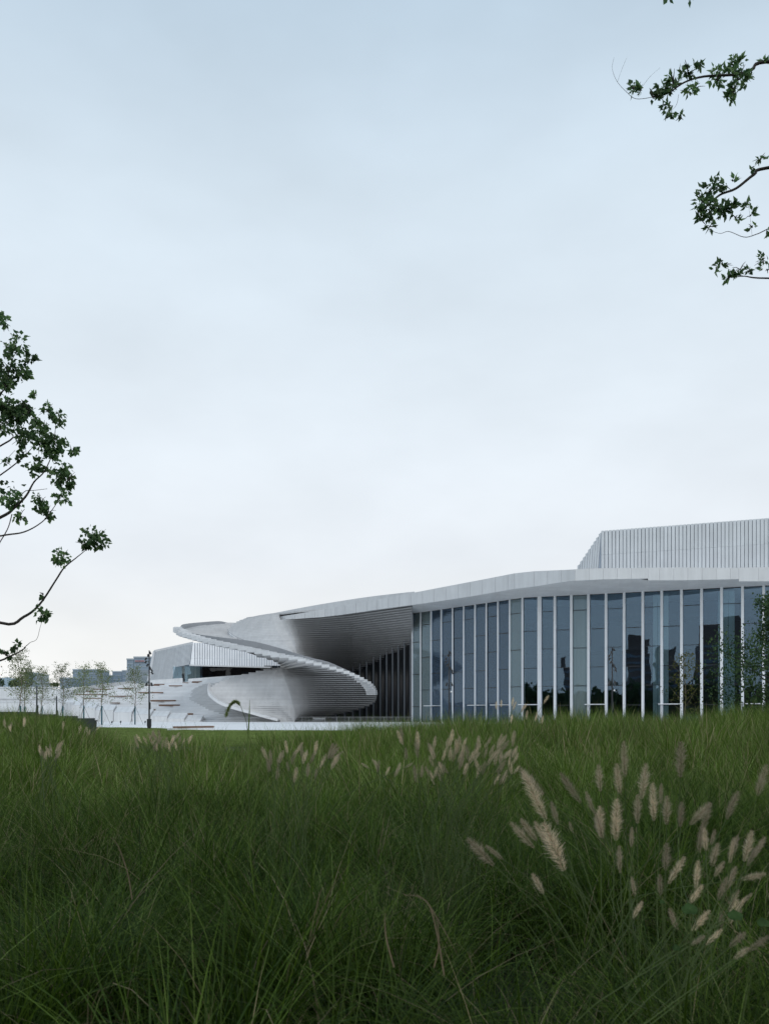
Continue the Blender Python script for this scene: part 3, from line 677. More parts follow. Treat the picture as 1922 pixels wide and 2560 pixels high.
for i, (a, b) in enumerate([(433, 443.5), (444, 454.5), (462, 468.5), (469, 475), (475.5, 482), (482.5, 487.5), (489, 501), (501.5, 505.5)]):
    slat([P(a, 1707, 327), P(b, 1707, 327), P(b, 1664 + (3 if a < 456 else 0), 327), P(a, 1664 + (3 if a < 456 else 0), 327)], 'entrance_pane', GLASS, (0, .1, 0))
slat([P(433, 1710, 336), P(506, 1710, 336), P(506, 1660, 336), P(433, 1660, 336)], 'entrance_blind', CURT)
slat([P(455, 1708, 326.5), P(462, 1708, 326.5), P(460, 1684, 326.5), P(455, 1684, 326.5)], 'entrance_door', FRAME)
m = MB(); m.prism([(tl.x + 2, tl.y + 1), (tr.x, tr.y + 1), (rt(720).x, 331), (rt(720).x, 400), (tl.x + 2, 400)], 18.9, 24.5); hh_(m, 'roof_mass', CLAD)

# ------------------------------------------------------------------ far offices, hill
def office(name, label, px0, px1, segs, ybot, D_, bands, stripes=None):
    o = P((px0 + px1) / 2, ybot, D_); e_ = empty(name, (o.x, o.y, 0)); tag(e_, label, 'office building', 'offices on the skyline')
    for (a, b, yt) in segs:
        A, B = P(a, yt, D_), P(b, yt, D_); MB().box(A.x - o.x, B.x - o.x - .05, 0, 40, 0, A.z).build('wall', OFFG, e_)
        MB().box(A.x - o.x - .3, B.x - o.x + .3, -.4, 40, A.z + .01, A.z + 1.2).build('roof_edge', OFFL, e_)
        z = A.z - 3
        while z > A.z - bands * 4.2 and z > 2:
            MB().box(A.x - o.x + .5, B.x - o.x - .5, -.25, -.02, z - .45, z).build('floor_band', OFFL, e_); z -= 4.2
    if stripes:
        a, b, yt, st = stripes; x = a
        while x < b:
            A = P(x, yt, D_); B = P(x + st * .45, yt, D_); MB().box(A.x - o.x, B.x - o.x, -.7, -.3, 0, A.z).build('pilaster', OFFL, e_); x += st
    return e_
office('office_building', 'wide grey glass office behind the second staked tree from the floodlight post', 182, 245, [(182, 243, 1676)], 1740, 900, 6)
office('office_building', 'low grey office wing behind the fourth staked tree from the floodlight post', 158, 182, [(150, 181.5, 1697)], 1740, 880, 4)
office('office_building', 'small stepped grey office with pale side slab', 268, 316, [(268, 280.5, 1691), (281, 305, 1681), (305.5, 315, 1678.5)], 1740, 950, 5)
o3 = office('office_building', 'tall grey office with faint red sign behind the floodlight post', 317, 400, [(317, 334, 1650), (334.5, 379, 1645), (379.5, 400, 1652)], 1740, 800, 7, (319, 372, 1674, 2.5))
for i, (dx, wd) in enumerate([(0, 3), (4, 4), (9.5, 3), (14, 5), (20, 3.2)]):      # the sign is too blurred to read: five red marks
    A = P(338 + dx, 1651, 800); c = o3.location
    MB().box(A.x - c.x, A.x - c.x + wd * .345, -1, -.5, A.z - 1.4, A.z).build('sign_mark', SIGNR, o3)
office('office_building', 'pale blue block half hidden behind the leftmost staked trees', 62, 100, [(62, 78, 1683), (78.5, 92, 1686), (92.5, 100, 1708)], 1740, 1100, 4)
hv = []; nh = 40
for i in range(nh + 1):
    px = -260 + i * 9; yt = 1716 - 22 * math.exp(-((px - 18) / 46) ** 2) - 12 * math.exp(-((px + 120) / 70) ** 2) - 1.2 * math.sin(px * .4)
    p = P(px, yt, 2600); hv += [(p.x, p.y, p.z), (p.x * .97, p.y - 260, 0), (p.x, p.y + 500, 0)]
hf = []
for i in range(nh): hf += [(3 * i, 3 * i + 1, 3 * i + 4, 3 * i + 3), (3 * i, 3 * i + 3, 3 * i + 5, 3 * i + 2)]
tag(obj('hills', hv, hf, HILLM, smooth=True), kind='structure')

# ------------------------------------------------------------------ street furniture
def lamp(px, D_, label, heads=True):
    b = PZ(px, 0, D_); e_ = empty('floodlight_post', tuple(b)); tag(e_, label, 'lamp post', 'black floodlight posts')
    MB().tube([(0, 0, .9), (0, 0, 4.6), (0, 0, 8.4)], [.085, .075, .055], 10).build('pole', METAL, e_, True)
    m = MB(); v = boxv(-.2, .2, -.2, .2, .35, 1.08); lowv = [(x * .62, y * .62, 0) for x, y, z in boxv(-.2, .2, -.2, .2, 0, 1)[:4]]
    m.add(v, BOXF); m.add(lowv + v[:4], [(0, 3, 2, 1), (0, 1, 5, 4), (1, 2, 6, 5), (2, 3, 7, 6), (3, 0, 4, 7)]); m.build('base_cabinet', METAL, e_)
    MB().box(.05, .14, -.09, .09, 2.1, 2.85).build('control_box', METAL, e_)
    hs = [(.14, 8.12, .5, 0), (-.10, 7.85, -.1, 0), (-.32, 7.5, -.6, 1), (-.34, 7.15, -.6, 1), (-.17, 6.82, -.5, 0), (.12, 6.52, .4, 0), (.30, 6.25, .65, 1), (.34, 5.98, .7, 1)]
    for (x, z, a, arm) in hs:
        h_ = MB().obox((x, -.08, z), .075, .09, .15, Matrix.Rotation(a, 3, 'Y').transposed()).build('floodlight', METAL, e_)
        if arm or abs(x) > .1: MB().tube([(0, -.02, z + .06), (x, -.06, z + .1)], .02, 5).build('arm', METAL, e_)
    MB().tube([(-.28, 0, 4.95), (.3, 0, 4.95)], .02, 5).build('crossbar', METAL, e_)
    for s in (-.28, .28): MB().obox((s, -.05, 4.75), .09, .1, .17, Matrix.Rotation(s * 1.4, 3, 'Y').transposed()).build('hanging_floodlight', METAL, e_)
    c = MB(); c.tube([(.2, -.05, 4.08), (.2, -.05, 4.0), (.2, -.05, 3.92)], [.05, .09, .095], 8); cm = c.build('dome_camera', FASC, e_); MB().tube([(.2, -.05, 3.918), (.2, -.05, 3.84)], [.07, .03], 8).build('lens_dome', METAL, cm)
    return e_
lamp(373, 99, 'tall black floodlight post standing at the edge of the lawn left of the ramp')
lamp(1122.5, 99, 'black floodlight post in front of the left part of the glass front')
lamp(1530, 94, 'black floodlight post added for the one mirrored in the middle right of the glass front')  # added post standing in for a reflection in the glass
for (px, yt, lb) in [(92, 1717, 'taller dark round post among the leftmost staked trees'), (141.6, 1742, 'shorter dark round post behind the stepped black planters')]:
    D_ = 135; b = PZ(px, 0, D_); h_ = ZP(yt, D_); e_ = empty('dark_post', tuple(b)); tag(e_, lb, 'post', 'dark posts by the trees')
    MB().tube([(0, 0, 0), (0, 0, h_ * .5), (0, 0, h_)], [.14, .12, .09], 10).build('pole', METAL, e_, True)
    MB().box(.08, .2, -.1, .1, h_ * .32, h_ * .52).build('control_box', METAL, e_); MB().tube([(0, 0, h_), (0, 0, h_ + .06)], [.1, .06], 10).build('cap', METAL, e_)
# plaza bench
a, b = P(438, 1827, 90), P(529, 1824.5, 94.5)
e_ = empty('plaza_bench', (a.x, a.y, 0)); tag(e_, 'long low bench with timber top on pale stone at the lawn edge', 'bench'); ang = math.atan2(b.y - a.y, b.x - a.x); L_ = (b - a).length; e_.rotation_euler = (0, 0, ang)
MB().box(-.8, L_ + .02, -.3, .3, 0, .22).build('stone_base', WHITE, e_)
for s in range(4): MB().box(.0, L_, -.34 + s * .17, -.34 + s * .17 + .155, .226, .40).build('board', WOOD, e_)
# crowd barriers along the foot of the spiral
ORD = ['first', 'second', 'third', 'fourth', 'fifth', 'sixth', 'seventh', 'eighth', 'ninth', 'tenth', 'eleventh', 'twelfth', 'thirteenth', 'fourteenth']
bx = 695.0; bi = 0; proto = None
while bx < 1030:
    p = PZ(bx, 0, 206 - bi * .35); L_ = 2.55
    if proto is None:
        e_ = empty('crowd_barrier', tuple(p)); 
        MB().tube([(0, 0, 1.05), (L_, 0, 1.05)], .045, 6).build('top_rail', STEEL, e_); MB().tube([(0, 0, .18), (L_, 0, .18)], .03, 6).build('bottom_rail', STEEL, e_)
        for s in (0, L_): MB().tube([(s, 0, 0), (s, 0, 1.05)], .035, 6).build('post', STEEL, e_)
        m = MB()
        for k in range(1, 16): m.tube([(L_ * k / 16, 0, .18), (L_ * k / 16, 0, 1.05)], .012, 4, False)
        m.build('bars', STEEL, e_); proto = e_
    else:
        e_ = proto.copy(); COL.objects.link(e_); e_.location = p
        for ch in list(proto.children): c = ch.copy(); COL.objects.link(c); c.parent = e_
    tag(e_, ORD[bi] + ' grey steel crowd barrier from the left, at the foot of the spiral', 'barrier', 'crowd barriers below the spiral'); bx += 2.62 * F / 206; bi += 1
p0, p1 = PZ(566, 0, 200), PZ(684, 0, 202)
e_ = empty('steel_railing', tuple(p0)); tag(e_, 'low thin steel railing at the foot of the white rim, left of the barriers', 'railing'); L_ = p1.x - p0.x
MB().tube([(0, 0, 1.0), (L_, 0, 1.0)], .035, 6).build('top_rail', STEEL, e_)
for k in range(18): MB().tube([(L_ * k / 17, 0, 0), (L_ * k / 17, 0, 1.0)], .02, 4).build('post', STEEL, e_)

# ------------------------------------------------------------------ foliage tools
def leaf_arrays(centres, dirs, lens, wid, fold=.25):
    """folded pointed leaves: 6 vertices, 4 triangles-worth of faces each"""
    n = len(centres); d = dirs / (np.linalg.norm(dirs, axis=1, keepdims=True) + 1e-9)
    r = nrs.normal(size=(n, 3)); s = np.cross(d, r); s /= (np.linalg.norm(s, axis=1, keepdims=True) + 1e-9); u = np.cross(s, d)
    L = lens[:, None]; W = (lens * wid)[:, None]
    v = np.stack([centres, centres + d * L * .4 + s * W + u * W * fold, centres + d * L + u * W * -.3, centres + d * L * .4 - s * W + u * W * fold], 1)
    return v
def leaf_mesh(name, arr, tint=None):
    n = len(arr); me = bpy.data.meshes.new(name)
    me.vertices.add(n * 4); me.vertices.foreach_set('co', arr.reshape(-1).astype(np.float32))
    idx = np.arange(n)[:, None] * 4 + np.array([0, 1, 2, 0, 2, 3])[None]
    me.loops.add(n * 6); me.loops.foreach_set('vertex_index', idx.reshape(-1).astype(np.int32))
    me.polygons.add(n * 2); me.polygons.foreach_set('loop_start', np.arange(0, n * 6, 3, dtype=np.int32)); me.polygons.foreach_set('loop_total', np.full(n * 2, 3, dtype=np.int32))
    me.update(calc_edges=True)
    at = me.attributes.new('tint', 'FLOAT', 'POINT'); t = nrs.rand(n) if tint is None else tint
    at.data.foreach_set('value', np.repeat(t, 4).astype(np.float32)); return me
def clump(c, rad, n, leaf, wid=.28, flat=.7, droop=.35, outward=.7):
    """leaves in twiggy sprays inside an uneven ellipsoid"""
    ns = max(3, n // 9); out = []
    sp = nrs.normal(size=(ns, 3)); sp /= np.linalg.norm(sp, axis=1, keepdims=True); sp *= (nrs.rand(ns, 1) ** .45) * rad * np.array([1, 1, flat])
    for s in sp:
        m = max(3, n // ns + nrs.randint(-2, 3))
        base = s * .75 + nrs.normal(size=(m, 3)) * rad * .13
        d = s / (np.linalg.norm(s) + 1e-6) * outward + nrs.normal(size=(m, 3)) * .65 + np.array([0, 0, -droop])
        out.append(leaf_arrays(base + np.array(c), d, leaf * (.6 + .7 * nrs.rand(m)), wid))
    return np.concatenate(out)

# ------------------------------------------------------------------ near trees whose branches hang into the picture
def branch(pxs, r0, r1, jit=.0):
    pts = smooth([P(*p) for p in pxs], 5); n = len(pts)
    return pts, [r0 + (r1 - r0) * i / (n - 1) for i in range(n)]
def near_tree(name, label, base, trunk, branches, clumps, leaf, mat, wid, droop, outcl=[], dens=1.5):
    e_ = empty(name, tuple(base)); tag(e_, label, 'tree'); bo = Vector(base)
    n = len(trunk); MB().tube(smooth([Vector(t) - bo for t in trunk], 5), np.linspace(.13, .05, (n - 1) * 5 + 1), 9).build('trunk', BARK, e_, True)
    for (pts, rr) in branches: MB().tube([p - bo for p in pts], [r_ * .46 for r_ in rr], 6).build('branch', BARK, e_, True)
    for (px, py, D_, rpx, n) in clumps:
        c = P(px, py, D_) - bo; rad = rpx * D_ / F
        link('leaf_cluster', leaf_mesh('leaf_cluster', clump(c, rad * 1.12, int(n * dens), leaf, wid, .9, droop)), mat, e_)['kind'] = 'stuff'
        twig = MB()
        for q in range(4):
            t = Vector((nrs.normal(), nrs.normal(), nrs.normal())) * rad * .5
            twig.tube([c - Vector((0, 0, rad * .3)), c + t * .5, c + t], [.006, .004, .002], 4)
        twig.build('twig', BARK, e_)
    for (c, rad, n) in outcl: link('leaf_cluster', leaf_mesh('leaf_cluster', clump(Vector(c) - bo, rad, n, leaf * (2.8 if rad > .9 else 1.2), wid, .8, droop)), mat, e_)['kind'] = 'stuff'
    return e_
DL = 11.0
tb0 = Vector((-7.4, 11.5, 0)); 
lbr = [branch([(-420, 1500, 11.5), (-200, 1470, 11.3), (0, 1557, 11), (60, 1542, 11), (100, 1510, 10.9), (140, 1450, 10.8), (160, 1420, 10.8), (190, 1395, 10.8), (215, 1375, 10.8)], .05, .008),
       branch([(-420, 1450, 11.5), (-150, 1360, 11.3), (0, 1294, 11), (35, 1270, 11), (65, 1240, 11), (85, 1205, 11), (110, 1180, 10.9), (127, 1145, 10.9)], .05, .012),
       branch([(-350, 1420, 11.4), (-150, 1370, 11.3), (0, 1340, 11), (60, 1330, 11), (105, 1305, 10.9), (130, 1275, 10.9), (150, 1245, 10.9)], .03, .006),
       branch([(35, 1270, 11), (60, 1230, 11), (85, 1226, 11), (118, 1222, 10.9)], .012, .005), branch([(30, 1285, 11), (20, 1320, 11), (0, 1355, 11), (-30, 1400, 11.1), (-200, 1470, 11.3)], .012, .018),
       branch([(-300, 1350, 11.4), (-80, 1240, 11.2), (0, 1188, 11), (50, 1150, 11), (80, 1120, 11)], .03, .008), branch([(-300, 1250, 11.4), (0, 1115, 11), (30, 1080, 11), (45, 1050, 11)], .03, .008),
       branch([(-300, 1200, 11.4), (-60, 1050, 11.2), (5, 980, 11), (15, 960, 11), (30, 900, 11), (55, 860, 11)], .03, .006), branch([(-420, 1620, 11.4), (-150, 1700, 11.2), (0, 1652, 11), (15, 1645, 11), (45, 1632, 11), (64, 1619, 11)], .03, .014),
       branch([(76, 1606, 11), (92, 1598, 11), (100, 1570, 11), (106, 1550, 11)], .006, .004), branch([(60, 1620, 11), (76, 1606, 11)], .012, .006), branch([(100, 1545, 11), (104, 1530, 10.9), (100, 1512, 10.9)], .004, .006),
       branch([(-100, 1220, 11.2), (0, 1160, 11), (38, 1125, 11)], .01, .004)]
lcl = [(8, 805, 11, 24, 70), (45, 868, 11, 36, 130), (80, 895, 11, 18, 50), (22, 920, 11, 44, 190), (55, 930, 11, 22, 70), (15, 960, 11, 24, 60), (25, 1020, 11, 44, 190), (60, 1035, 11, 36, 150), (5, 1060, 11, 34, 120), (80, 1050, 11, 24, 70),
       (120, 1022, 11, 22, 60), (150, 1048, 11, 20, 60), (60, 1090, 11, 36, 150), (100, 1100, 11, 36, 150), (135, 1105, 11, 32, 130), (128, 1130, 11, 26, 90), (180, 1128, 11, 18, 50), (92, 1168, 11, 28, 110), (150, 1180, 11, 32, 150), (165, 1200, 11, 22, 80), (155, 1235, 11, 24, 80),
       (30, 1250, 11, 32, 130), (50, 1285, 11, 20, 50), (100, 1255, 11, 24, 80), (120, 1275, 11, 24, 80), (235, 1345, 10.8, 36, 170), (215, 1360, 10.8, 20, 50), (152, 1395, 10.8, 24, 80), (108, 1533, 10.9, 24, 80), (108, 1485, 10.9, 9, 14), (20, 1155, 11, 10, 14), (15, 1635, 11, 16, 30), (40, 1618, 11, 14, 30), (55, 1012, 11, 24, 80), (5, 1010, 11, 30, 90), (45, 1140, 11, 16, 30), (110, 1065, 11, 22, 60), (85, 985, 11, 10, 20)]
def along(brs, n, lo, hi, rad, m):
    out = []
    for _ in range(n):
        pts, rr = rnd.choice(brs); c = rnd.choice(pts[:max(2, len(pts) // 2)])
        px = CX + F * c.x / c.y
        if lo < px < hi: continue
        out.append((c + Vector((rnd.gauss(0, .22), rnd.gauss(0, .3), rnd.gauss(.12, .2))), rad, m))
    return out
outl = along(lbr[:9], 60, -45, 9999, .34, 100)
near_tree('broadleaf_tree', 'dark green tree reaching in from the left edge with one low bare branch', tb0, [tb0, tb0 + Vector((.1, 0, 1.8)), tb0 + Vector((-.1, .1, 3.6)), tb0 + Vector((.25, 0, 5.4)), tb0 + Vector((.5, 0, 7.3))], lbr, lcl, .054, LEAFN, .40, .75, outl, 1.2)
tr0 = Vector((6.4, 8.6, 0)); 
rbr = [branch([(2560, 300, 8.6), (2200, 140, 8.7), (1922, 152, 8.8), (1880, 172, 8.8), (1840, 185, 8.8), (1760, 190, 8.8), (1710, 205, 8.8), (1670, 232, 8.8), (1630, 242, 8.8)], .045, .008),
       branch([(1635, 241, 8.8), (1590, 246, 8.8), (1565, 228, 8.8), (1542, 202, 8.8), (1530, 170, 8.8), (1535, 142, 8.8)], .006, .002),
       branch([(1543, 204, 8.8), (1555, 170, 8.8), (1567, 142, 8.8)], .0025, .0015), branch([(1605, 216, 8.8), (1625, 190, 8.8), (1650, 168, 8.8)], .0025, .0015),
       branch([(2560, 500, 8.6), (2200, 380, 8.7), (1922, 418, 8.8), (1885, 435, 8.8), (1840, 470, 8.8), (1800, 486, 8.8), (1765, 515, 8.8), (1745, 525, 8.8), (1750, 545, 8.8), (1765, 562, 8.8)], .04, .006),
       branch([(1775, 575, 8.8), (1800, 583, 8.8), (1822, 578, 8.8), (1860, 592, 8.8), (1890, 585, 8.8), (1922, 570, 8.8), (2100, 480, 8.7), (2500, 560, 8.6)], .003, .012),
       branch([(2560, 760, 8.6), (2200, 690, 8.7), (1922, 695, 8.8), (1860, 690, 8.8), (1828, 694, 8.8)], .03, .004), branch([(1860, 690, 8.8), (1835, 680, 8.8), (1800, 660, 8.8)], .004, .002),
       branch([(1843, 195, 8.8), (1835, 215, 8.8), (1830, 238, 8.8)], .006, .003), branch([(1696, 235, 8.8), (1690, 262, 8.8), (1668, 285, 8.8)], .004, .002), branch([(1880, 590, 8.8), (1875, 545, 8.8), (1870, 505, 8.8)], .003, .002)]
rcl = [(1582, 215, 8.8, 18, 36), (1600, 222, 8.8, 12, 12), (1630, 230, 8.8, 22, 44), (1662, 215, 8.8, 24, 50), (1682, 205, 8.8, 22, 44), (1720, 175, 8.8, 24, 50), (1750, 158, 8.8, 16, 22), (1715, 225, 8.8, 24, 26), (1735, 215, 8.8, 16, 14), (1672, 262, 8.8, 22, 22), (1667, 290, 8.8, 14, 12), (1700, 290, 8.8, 13, 10), (1790, 190, 8.8, 28, 55), (1835, 160, 8.8, 26, 60), (1848, 190, 8.8, 28, 70), (1835, 220, 8.8, 24, 50), (1826, 238, 8.8, 16, 30), (1868, 195, 8.8, 14, 20), (1908, 152, 8.8, 8, 8),
       (1770, 480, 8.8, 28, 40), (1790, 462, 8.8, 24, 34), (1755, 500, 8.8, 22, 36), (1775, 520, 8.8, 30, 70), (1800, 522, 8.8, 28, 70), (1820, 512, 8.8, 20, 40), (1760, 540, 8.8, 18, 30), (1838, 540, 8.8, 16, 12), (1868, 508, 8.8, 14, 14), (1876, 535, 8.8, 13, 12), (1880, 565, 8.8, 12, 7), (1775, 562, 8.8, 12, 9), (1812, 462, 8.8, 12, 8), (1900, 395, 8.8, 16, 14), (1878, 418, 8.8, 8, 5), (1832, 450, 8.8, 9, 5), (1916, 580, 8.8, 10, 8),
       (1808, 660, 8.8, 20, 22), (1835, 678, 8.8, 18, 18), (1850, 668, 8.8, 18, 18), (1822, 695, 8.8, 12, 9), (1872, 675, 8.8, 14, 10), (1905, 650, 8.8, 18, 16), (1918, 670, 8.8, 16, 14), (1790, 672, 8.8, 9, 4), (1670, -8, 8.8, 10, 8), (1733, -6, 8.8, 9, 7)]
rbr.append(branch([(2560, 120, 8.6), (2150, -70, 8.7), (1850, -40, 8.8), (1740, -16, 8.8), (1665, -12, 8.8)], .03, .004))
outr = along([b for b in rbr if b[1][0] > .02], 60, -9999, 1985, .36, 80)
shade_limbs = []  # unseen crown over and behind the viewer, added to shade the near grass
for k in range(26):
    a_ = tr0 + Vector((-.2, 0, 5.2 + .12 * k)); e2 = Vector((rnd.uniform(-6.5, 9.5), rnd.uniform(-11, 3.2), rnd.uniform(6.2, 8.8)))
    pts_ = smooth([a_, a_.lerp(e2, .35) + Vector((0, 0, .7)), a_.lerp(e2, .7) + Vector((0, 0, .5)), e2], 5); shade_limbs.append(pts_); rbr.append((pts_, [.09 - .0045 * q for q in range(len(pts_))]))
for _ in range(290):
    c_ = rnd.choice(rnd.choice(shade_limbs)[3:]); c_ = c_ + Vector((rnd.gauss(0, 1.0), rnd.gauss(0, 1.0), rnd.uniform(-.3, .8)))
    if c_.y > 2.6 or c_.z < 5.4: c_ = Vector((c_.x, min(c_.y, 1.6) - rnd.uniform(0, 3), max(c_.z, 5.8)))
    outr.append((c_, 1.05, 330))
near_tree('overhanging_tree', 'tree with pointed leaves hanging three branches in from the top right', tr0, [tr0, tr0 + Vector((-.1, 0, 2)), tr0 + Vector((.1, .1, 4)), tr0 + Vector((-.2, 0, 6.5)), tr0 + Vector((-.4, 0, 9))], rbr, rcl, .058, LEAFN, .25, -.05, outr, 1.35)

# ------------------------------------------------------------------ darker tree at the right edge, sapling, staked trees, round bushes
def grow_tree(name, h, crown, leafn, leaf, mat, bark, nb=26, up=.8, first=.3, r=.06, spread=1.0, clum=.28, nleafperb=None, seed=1, droop=.15, lv=(.65, 1.15)):
    """tapered trunk, rising limbs and leaf sprays: returns the meshes for trunk, limbs and crown"""
    global nrs
    nrs = np.random.RandomState(seed); rr = random.Random(seed)
    t = MB(); tp = [Vector((.03 * h * math.sin(i * 1.3 + seed) * i / 8, .02 * h * math.cos(i + seed) * i / 8, h * i / 8)) for i in range(9)]
    t.tube(tp, [r * (1 - .085 * i) for i in range(9)], 8); arr = []; l = MB()
    for b in range(nb):
        s = first + (1 - first) * (b / nb) ** .9; i = s * 8; p = tp[int(i)].lerp(tp[min(8, int(i) + 1)], i - int(i))
        a = b * 2.399 + rr.uniform(-.4, .4); ln = crown * (1.05 - .75 * (s - first) / (1 - first)) * rr.uniform(*lv) * spread
        d = Vector((math.cos(a), math.sin(a), up * rr.uniform(.6, 1.3)))
        pts = [p, p + d * ln * .45, p + d * ln * .8 + Vector((0, 0, .08 * ln)), p + d * ln + Vector((rr.uniform(-.1, .1), rr.uniform(-.1, .1), .1)) * ln]
        l.tube(pts, [r * .3, r * .2, r * .13, r * .05], 5, False)
        for q in range(int(leafn / nb / 7)):
            w_ = rr.uniform(.3, 1.05); c = pts[0].lerp(pts[3], w_) + Vector((rr.gauss(0, 1), rr.gauss(0, 1), rr.gauss(0, 1))) * clum * ln * .45
            m = 7; dd = nrs.normal(size=(m, 3)) + np.array([0, 0, -droop])
            arr.append(leaf_arrays(np.array(c) + nrs.normal(size=(m, 3)) * leaf * 1.2, dd, leaf * (.6 + .8 * nrs.rand(m)), .33))
    return mesh('trunk', t.v, t.f, True), mesh('limbs', l.v, l.f, True), leaf_mesh('crown', np.concatenate(arr))
def put_tree(name, meshes, mats, loc, label, cat, group=None, sc=1, rot=0):
    e_ = empty(name, loc); tag(e_, label, cat, group); e_.scale = (sc,) * 3 if not hasattr(sc, '__len__') else sc; e_.rotation_euler = (0, 0, rot)
    for nm, me, mt in zip(('trunk', 'limbs', 'crown'), meshes, mats): link(nm, me, mt, e_)
    return e_
bt = grow_tree('edge', 5.0, 2.5, 13000, .10, LEAFD, BARK, 38, .3, .12, .10, 1.0, .34, seed=5, lv=(.45, 1.4))
p = PZ(1945, .5, 27); put_tree('edge_tree', bt, (BARK, BARK, LEAFD), (p.x, p.y, zg(p.x, p.y) - .05), 'dark leafy tree cut by the right edge in front of the glass', 'tree', sc=(.8, .7, .8), rot=.6)
st = grow_tree('sapling', 4.6, 1.5, 900, .10, LEAFY, BARKP, 22, .9, .25, .03, .8, .35, seed=9)
p = PZ(1712, 0, 60); put_tree('sapling', st, (BARKP, BARKP, LEAFY), (p.x, p.y, 0), 'thin yellowish sapling in front of the glass near the right edge', 'tree', sc=1.18)
variants = [grow_tree('staked', 8.6, 2.6, 1500, .17, LEAFP, BARKP, 30, .75, .3, .07, 1, .42, seed=s) for s in (21, 34, 55)]
staked = [(51, 142, 1.26, 0, 'tallest staked young tree at the far left'), (62, 150, 1.02, 1, 'staked young tree close behind the tallest one at far left'), (105, 140, .97, 2, 'staked young tree between the two dark posts'), (157, 141, 1.02, 0, 'staked young tree just right of the shorter dark post'),
          (209.5, 141, 1.0, 1, 'staked young tree third from the floodlight post'), (254.5, 141, 1.04, 2, 'staked young tree second from the floodlight post'), (337.5, 145, 1.0, 0, 'staked young tree nearest the floodlight post')]
for i, (px, D_, sc, vi, lb) in enumerate(staked):
    p = PZ(px, 0, D_); e_ = put_tree('staked_tree', variants[vi], (BARKP, BARKP, LEAFP), tuple(p), lb, 'tree', 'young staked trees on the plaza', sc, i * 1.9)
    MB().tube([(0, 0, 0), (0, 0, 2.9 / sc)], .11, 8).build('trunk_wrap', WRAP, e_, True)
    for k in range(3):
        a = k * 2.094 + .4 - i * 1.9; MB().tube([(1.25 * math.cos(a), 1.25 * math.sin(a), 0), (.1 * math.cos(a), .1 * math.sin(a), 2.7)], .022, 5).build('stake', BARK, e_)
    for s in (-1, 1):
        if i < 4: continue
        q = empty('ground_spotlight', (p.x + s * 1.9, p.y - 1.2, 0)); tag(q, ('right' if s > 0 else 'left') + ' ground spotlight at the foot of the ' + lb.replace('staked young ', ''), 'spotlight', 'ground spotlights by the trees')
        MB().tube([(0, 0, 0), (0, 0, .35)], .03, 6).build('spike', METAL, q); MB().tube([(0, -.08, .35), (0, .1, .55)], [.12, .09], 8).build('lamp_head', METAL, q)
def bush(name, label, p, rx, rz, n, leaf, mat, group=None, cat='bush'):
    e_ = empty(name, tuple(p)); tag(e_, label, cat, group)
    c = nrs.normal(size=(n, 3)); c /= np.linalg.norm(c, axis=1, keepdims=True); c *= (nrs.rand(n, 1) ** .3); d = c + nrs.normal(size=(n, 3)) * .5
    c = c * np.array([rx, rx, rz]) * (1 + .15 * np.sin(c[:, :1] * 7)) + np.array([0, 0, rz * .95])
    link('foliage', leaf_mesh('foliage', leaf_arrays(c, d, leaf * (.6 + .8 * nrs.rand(n)), .4)), mat, e_)
    MB().tube([(0, 0, 0), (.03, 0, rz)], [.06, .03], 6).build('stem', BARK, e_); return e_
for (px, y, D_, rpx, rz, lb) in [(-3, 1718, 240, 14, 1.1, 'dark bush on the wall at the very left edge'), (34, 1717.5, 240, 11, .85, 'low dark bush on the wall, second from the left edge'), (48, 1716, 242, 12, 1.2, 'dark bush on the wall behind the tallest staked tree'), (70, 1716, 245, 16, 2.6, 'largest dark bush on the wall behind the second staked tree'), (138, 1716, 300, 10, .55, 'flat dark bush alone on the skyline right of the others')]:
    bush('round_bush', lb, P(px, y, D_), rpx * D_ / F, rz, 700, .3, LEAFD, 'dark bushes on the retaining wall')
for i in range(11):
    px = 706 + i * 7.6; p = PZ(px, 0, 207.5); e_ = bush('potted_shrub', ORD[i] + ' small dark shrub from the left in the row behind the barriers', p, .3, .55, 160, .12, LEAFD, 'dark shrubs behind the barriers', 'shrub')
# stepped black planters on the left
for i, (x0, x1, yt, yb) in enumerate([(-60, 43, 1780, 1787), (43.5, 95, 1786, 1792), (96, 147, 1790.5, 1800), (147.5, 192, 1796, 1803)]):
    D_ = 40; a, b = P(x0, yt, D_), P(x1, yt, D_); e_ = empty('planter', (a.x, a.y, 0)); tag(e_, ['highest black steel planter edge at the left edge', 'second highest black planter edge beside the tallest tree', 'third black planter edge below the dark posts', 'lowest black planter edge at the right end of the steps'][i], 'planter', 'stepped black planters')
    L_ = b.x - a.x
    MB().box(0, L_, 0, .06, .0, a.z).build('front_sheet', METAL, e_); MB().box(L_ - .06, L_, .065, 2.5, 0, a.z - .003).build('side_sheet', METAL, e_); MB().box(.0, L_ - .065, .065, 2.5, 0, a.z - .06).build('soil_fill', SOIL, e_)
a, b = P(192.5, 1801, 60), P(239, 1801, 60); e_ = empty('black_bench', (a.x, a.y, 0)); tag(e_, 'thin black bench slab in front of the white blocks, left of the trees', 'bench')
MB().box(0, b.x - a.x, 0, .45, a.z - .06, a.z).build('seat', METAL, e_)
for s in (.05, b.x - a.x - .1): MB().box(s, s + .05, .05, .4, 0, a.z - .063).build('leg', METAL, e_)

